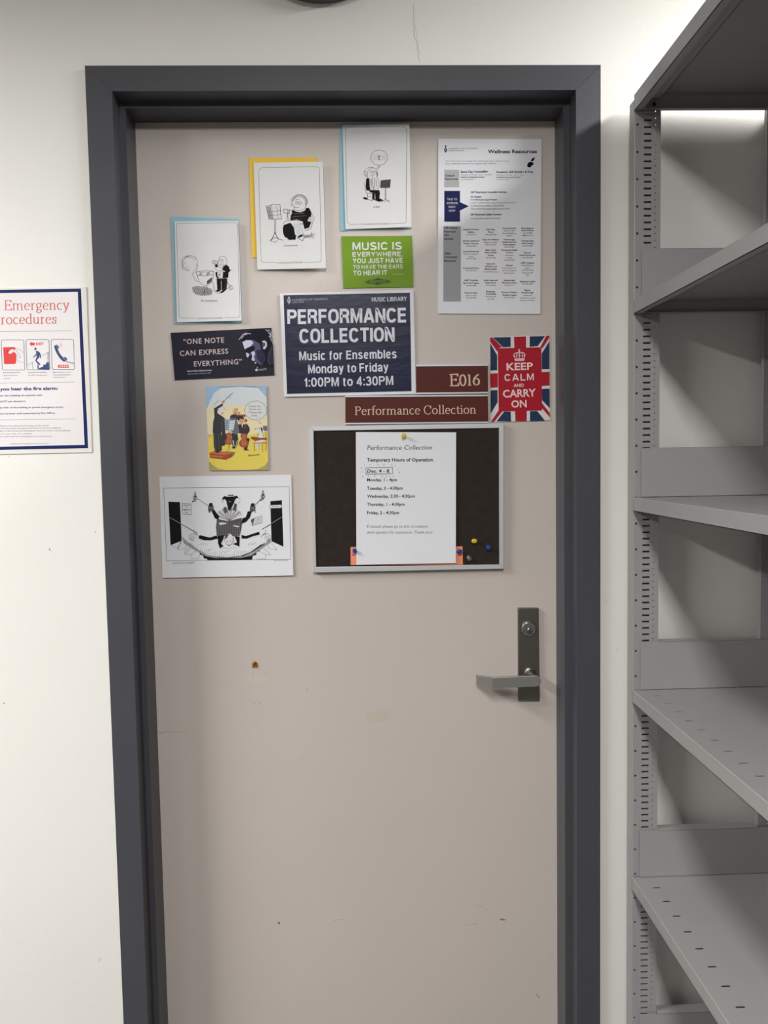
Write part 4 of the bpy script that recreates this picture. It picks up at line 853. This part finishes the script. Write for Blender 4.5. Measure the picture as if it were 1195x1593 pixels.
for q in (((948, 49), (1014, 47), (1014, 110), (950, 110)), ((818, 250), (860, 248), (860, 326), (819, 328)), ((1098, 242), (1143, 241), (1143, 316), (1100, 318)), ((954, 455), (1018, 454), (1018, 510), (956, 511)),
          ((816, 54), (830, 52), (884, 106), (862, 112), (858, 132), (818, 76)), ((1092, 106), (1124, 44), (1142, 42), (1142, 54), (1104, 112)), ((822, 514), (862, 454), (884, 458), (840, 514)), ((1100, 410), (1144, 466), (1145, 490), (1102, 440))):
    d.fill(kr, *q)
d.fill(kr, (860, 112), (1098, 106), (1102, 452), (864, 458))
kl = mat('slogan_lettering', (226, 204, 206), .55)
for s_, x0, x1, y0, y1, h_ in (('KEEP', 908, 1052, 232, 228, 38), ('CALM', 896, 1058, 291, 287, 38), ('CARRY', 888, 1068, 381, 374, 40), ('ON', 934, 1018, 436, 433, 38)): (d.sans(kl, s_, x0, y0, x1, y1, h_, .17, .16) if s_ == 'CALM' else d.text(kl, s_, x0, y0, x1, y1, h_, bold=.022))
d.text(kl, 'AND', 946, 324, 1002, 322, 17, bold=.015)
d.fill(kl, (950, 176), (954, 168), (1004, 166), (1007, 174), (1000, 180), (956, 181)); d.line(kr, 1.5, (956, 173), (1002, 171))
d.line(kl, 4, (954, 166), (946, 150), (952, 140), (966, 136), (978, 138), (992, 134), (1004, 138), (1009, 148), (1003, 164)); d.line(kl, 4, (978, 164), (977, 130)); d.line(kl, 3, (964, 164), (960, 148), (968, 138)); d.line(kl, 3, (992, 163), (997, 146), (988, 137)); d.ell(kl, 977, 128, 5, 4, 10); d.line(kl, 3, (977, 116), (977, 126)); d.line(kl, 3, (972, 121), (982, 121))
for x, y in ((960, 156), (970, 152), (986, 152), (996, 155), (952, 156), (1003, 154)): d.ell(kl, x, y, 2.4, 2.4, 8)
d.build('lettering', t)

# ------------------------------------------------------------------ bulletin board
BY = .0985
o_ = cp(KC, (38, 65), (1137, 48), (1135, 868), (62, 890)); i_ = cp(KC, (65, 92), (1110, 75), (1112, 845), (80, 859))
board = thing('bulletin_board', o_, .11, 'dark brown bulletin board with silver frame, below the brown plates', 'board')
for a in range(4):
    b2 = (a+1) % 4
    MB().prism([at(*p, BY) for p in (o_[a], o_[b2], i_[b2], i_[a])], .0122).build('frame_rail', alu_m, board, bevel=.0007)
MB().prism([at(*p, BY+.003) for p in i_], .008).build('cork_panel', mat('dark_felt', (38, 29, 24), .95, var=.18, vscale=60, bump=.6, bscale=900), board)
PYb = BY+.003
# orange sheet behind
oq = cp(KC, (273, 746), (904, 742), (906, 846), (274, 847))
t = thing('paper_strip', oq, .11, 'salmon orange paper strip sticking out behind the hours notice', 'paper')
sheet('paper_strip_sheet', oq, PYb-.0008, .0004, mat('salmon_paper', (236, 140, 108), .7), t)
d = Ink(PYb-.0008, KC); d.line(ink, 3, (282, 790), (294, 791)); d.line(ink, 3, (878, 790), (898, 791)); tag(d.build('pen_marks', t), kind='stuff')
# notice
hq = cp(KC, (303, 98), (868, 100), (866, 836), (306, 846))
t = thing('hours_notice', hq, .11, 'white printed opening hours notice pinned on the bulletin board', 'notice')
yf = lambda x, y: PYb-.0022-.0035*(y-672)/208
sheet('paper_sheet', hq, yf, .0004, paper, t)
d = Ink(yf, KC)
d.text(ink, 'Performance Collection', 366, 199, 732, 197, 25, shear=.22)
d.text(ink, 'Temporary Hours of Operation', 366, 264, 738, 263, 18, bold=.025)
for s_, y, x1 in (('Monday, 1 - 4pm', 376, 535), ('Tuesday, 3 - 4:30pm', 423, 567), ('Wednesday, 2:30 - 4:30pm', 468, 635), ('Thursday, 1 - 4:30pm', 514, 578), ('Friday, 2 - 4:30pm', 561, 547)): d.text(ink, s_, 366, y, x1, y-1, 16.5, bold=.022)
ig = mat('soft_black_ink', (80, 80, 86), .7)
d.text(ig, 'If closed, please go to the circulation', 366, 637, 708, 636, 15); d.text(ig, 'desk upstairs for assistance. Thank you!', 366, 670, 734, 669, 15)
d.line(ink, 3, (359, 300), (510, 297), (510, 333), (360, 336), (359, 300)); d.text(ink, 'Dec. 4 - 8.', 366, 327, 496, 327, 19, bold=.02, shear=.12)
for q in ((338, 302, 332, 298), (340, 322, 336, 324), (344, 346, 341, 354), (374, 344, 374, 350), (411, 342, 411, 350), (451, 346, 450, 353), (474, 346, 472, 354), (492, 344, 492, 350), (515, 344, 517, 350), (356, 288, 352, 284), (382, 286, 382, 279), (428, 286, 428, 280), (461, 286, 461, 280), (506, 286, 507, 279), (524, 290, 528, 286), (538, 308, 544, 306), (546, 322, 550, 328)): d.line(ink, 2.6, (q[0], q[1]), (q[2], q[3]))
d.build('lettering', t)
def pin(kx, ky, Y, M, lab, dirv=(0, -1, 0)):
    p = at(KC[0]+kx*KC[2], KC[1]+ky*KC[2], Y-.011); ax = Vector(dirv).normalized(); b0 = p-ax*.011
    e = empty('push_pin', b0, lab, 'push pin', 'push pins on the bulletin board')
    MB().lathe(b0, ax, [(0, .0042), (.0015, .0046), (.0022, .0032), (.004, .0024), (.0085, .0030), (.0095, .0044), (.0105, .0048), (.0116, .0040), (.012, .001)], 18).build('pin_head', M, e, smooth=True)
    MB().tube(b0+ax*.001, b0-ax*.003, .0005, .0003, 6).build('needle', chrome_m, e)
py_ = mat('yellow_plastic', (206, 182, 40), .3); pb = mat('blue_plastic', (26, 64, 150), .3); pg = mat('clear_plastic', (150, 140, 124), .2, .6)
pin(572, 118, PYb-.003, py_, 'yellow push pin holding the top of the hours notice')
pin(297, 768, PYb-.001, pb, 'blue push pin at the left end of the orange strip')
pin(891, 772, PYb-.001, pb, 'blue push pin at the right end of the orange strip', (.25, -1, 0))
pin(975, 712, PYb, py_, 'yellow push pin in bare felt at the right of the board', (.2, -1, .1))
pin(1050, 750, PYb, pb, 'blue push pin nearest the right frame of the board', (-.1, -1, 0))
pin(944, 812, PYb, pg, 'clear push pin, lowest on the bulletin board', (.1, -1, -.3))

# ------------------------------------------------------------------ emergency sign on the wall, left
sq = [(-66, 448.5), (134.5, 446), (143.5, 704), (-58, 708)]
t = thing('emergency_sign', sq, WY, 'white fire emergency procedures sign with navy border on the left wall', 'sign')
SY = WY-.002
MB().prism([at(*p, SY) for p in sq], .002).build('clear_holder', mat('acrylic_edge', (222, 219, 216), .25), t, bevel=.0008)
d = Ink(SY, M1)
pw = mat('sign_paper', (222, 218, 221), .4); nb = mat('border_navy', (16, 33, 88), .5, spec=.2); rk = mat('sign_red', (196, 80, 74), .5); rk2 = mat('bright_red', (210, 48, 44), .5); db = mat('sign_blue', (38, 58, 116), .5); tg = mat('sign_grey', (96, 96, 112), .6)
# full border (continues past the picture's left edge)
d.crop = (0, 0, 1)
d.fill(nb, (-60, 452), (125.8, 448.8), (137.2, 697.2), (-52, 701)); d.fill(pw, (-55, 457), (121, 454), (131.6, 692), (-47, 696))
d.crop = M1
d.serif(rk, 'Emergency', 50, 392, 800, 384, 112, .075, .035); d.serif(rk, 'Procedures', -78, 556, 655, 546, 110, .075, .035)
d.line(tg, 2.5, (-330, 642), (838, 632))
for x0, y0, x1, y1 in ((14, 738, 282, 1090), (302, 734, 574, 1086), (594, 732, 860, 1082)):
    p = [(x0+12, y0), (x1-20, y0), (x1-6, y0+12), (x1+6, y1-14), (x1-6, y1-2), (x0+24, y1-2), (x0+12, y1-14), (x0, y0+14), (x0+12, y0)]
    d.line(db, 5, *p)
d.fill(rk2, (36, 824), (160, 820), (184, 840), (150, 870), (190, 900), (186, 1000), (176, 1016), (48, 1018)); d.fill(pw, (96, 884), (112, 858), (150, 842), (160, 862), (140, 894), (104, 898)); d.fill(mat('dark_red_print', (150, 40, 60), .5), (80, 858), (104, 852), (94, 890), (84, 888)); d.fill(rk2, (110, 900), (176, 888), (184, 960), (118, 966))
d.line(tg, 3, (164, 824), (230, 850), (272, 888)); d.line(tg, 3, (184, 850), (210, 890), (232, 920), (236, 944), (206, 940), (186, 918)); d.line(tg, 3, (190, 960), (220, 990), (282, 1004)); d.line(tg, 2.5, (100, 884), (130, 846), (160, 844))
d.fill(rk2, (342, 784), (368, 756), (370, 770), (404, 770), (404, 800), (370, 800), (370, 812)); d.text(rk2, 'EXIT', 418, 799, 508, 797, 30, bold=.02)
d.ell(db, 412, 842, 13, 14); d.fill(db, (414, 866), (438, 866), (462, 884), (476, 916), (476, 952), (466, 948), (462, 916), (456, 940), (424, 976), (446, 996), (472, 1022), (456, 1030), (442, 1014), (452, 1070), (434, 1072), (436, 1010), (408, 980), (428, 930), (424, 912), (392, 944), (382, 940), (422, 896))
d.fill(db, (438, 1078), (478, 1054), (500, 1050), (502, 1028), (534, 1022), (540, 1000), (570, 996), (574, 1078), (560, 1082)); d.line(db, 3, (320, 1032), (384, 992)); d.line(db, 3, (376, 1000), (380, 1084)); d.line(db, 3, (486, 922), (566, 876)); d.line(db, 3, (552, 886), (552, 1000)); d.line(db, 3, (564, 880), (566, 996))
d.fill(db, (630, 806), (664, 790), (690, 826), (670, 840), (684, 878), (712, 920), (742, 948), (752, 932), (784, 958), (762, 988), (736, 990), (694, 950), (656, 890), (632, 834)); d.line(pw, 2.5, (654, 796), (682, 836)); d.line(pw, 2.5, (738, 952), (770, 982))
for r_ in (16, 28, 40): d.oval(mat('pink_print', (226, 160, 160), .5), 4, 684, 806, r_, r_, -70, 20, 8)
for i in range(7): d.line(db, 4, (772+i*13, 984+i*3), (780+i*13, 1000+i*3))
d.line(db, 2.5, (764, 990), (862, 1008)); d.text(rk2, '82222', 672, 1060, 802, 1058, 32, bold=.03)
d.crop = (0, 570, .13389)
bt = dict(sq=.95)
for s_, x0, y0, x1, h_ in (('Pull the nearest fire', 36, 78, 228, 13), ('alarm located at', 38, 112, 200, 13), ('any exit.', 40, 146, 122, 13), ('Evacuate the building', 326, 76, 540, 13), ('Do NOT use elevators.', 328, 108, 550, 13), ('Report the fire to the', 612, 74, 820, 13), ('University Emergency', 616, 104, 820, 13), ('Control Centre.', 618, 134, 766, 13)): d.text(tg, s_, x0, y0, x1, y0-3, h_)
d.line(inkl, 3, (-330, 200), (870, 180))
d.text(db, 'When you hear the fire alarm:', -196, 282, 672, 270, 34, bold=.03)
for s_, x0, y0, x1, h_ in (('Evacuate the building via nearest exit.', -96, 350, 494, 20), ('Do NOT use elevators.', -60, 420, 302, 20), ('Keep clear of the building or permit emergency access.', -44, 488, 740, 20), ('Do not re-enter until authorized by Fire Officer.', -52, 558, 648, 20)): d.text(db, s_, x0, y0, x1, y0-8, h_, bold=.005)
d.line(inkl, 3, (-330, 624), (894, 610))
for s_, x0, y0, x1, h_ in (('Be aware that the University buildings of its automated testing use the alarm', -420, 700, 566, 12), ('Report fires from a safe location to the University Emergency Control Centre (Local 82222).', -420, 728, 714, 12), ('Report details of incident/fire origin to the University Emergency Control Centre (Local 82222).', -420, 758, 820, 12), ('Fight the fire only if you can do so safely', -420, 794, 370, 12), ('Please locate the location of fire exits and fire extinguishers in your area.', -420, 824, 604, 12), ('Department of Fire Prevention, Operations and Services', 124, 906, 566, 11)): d.text(tg, s_, x0, y0, x1, y0-8, h_)
d.build('lettering', t)
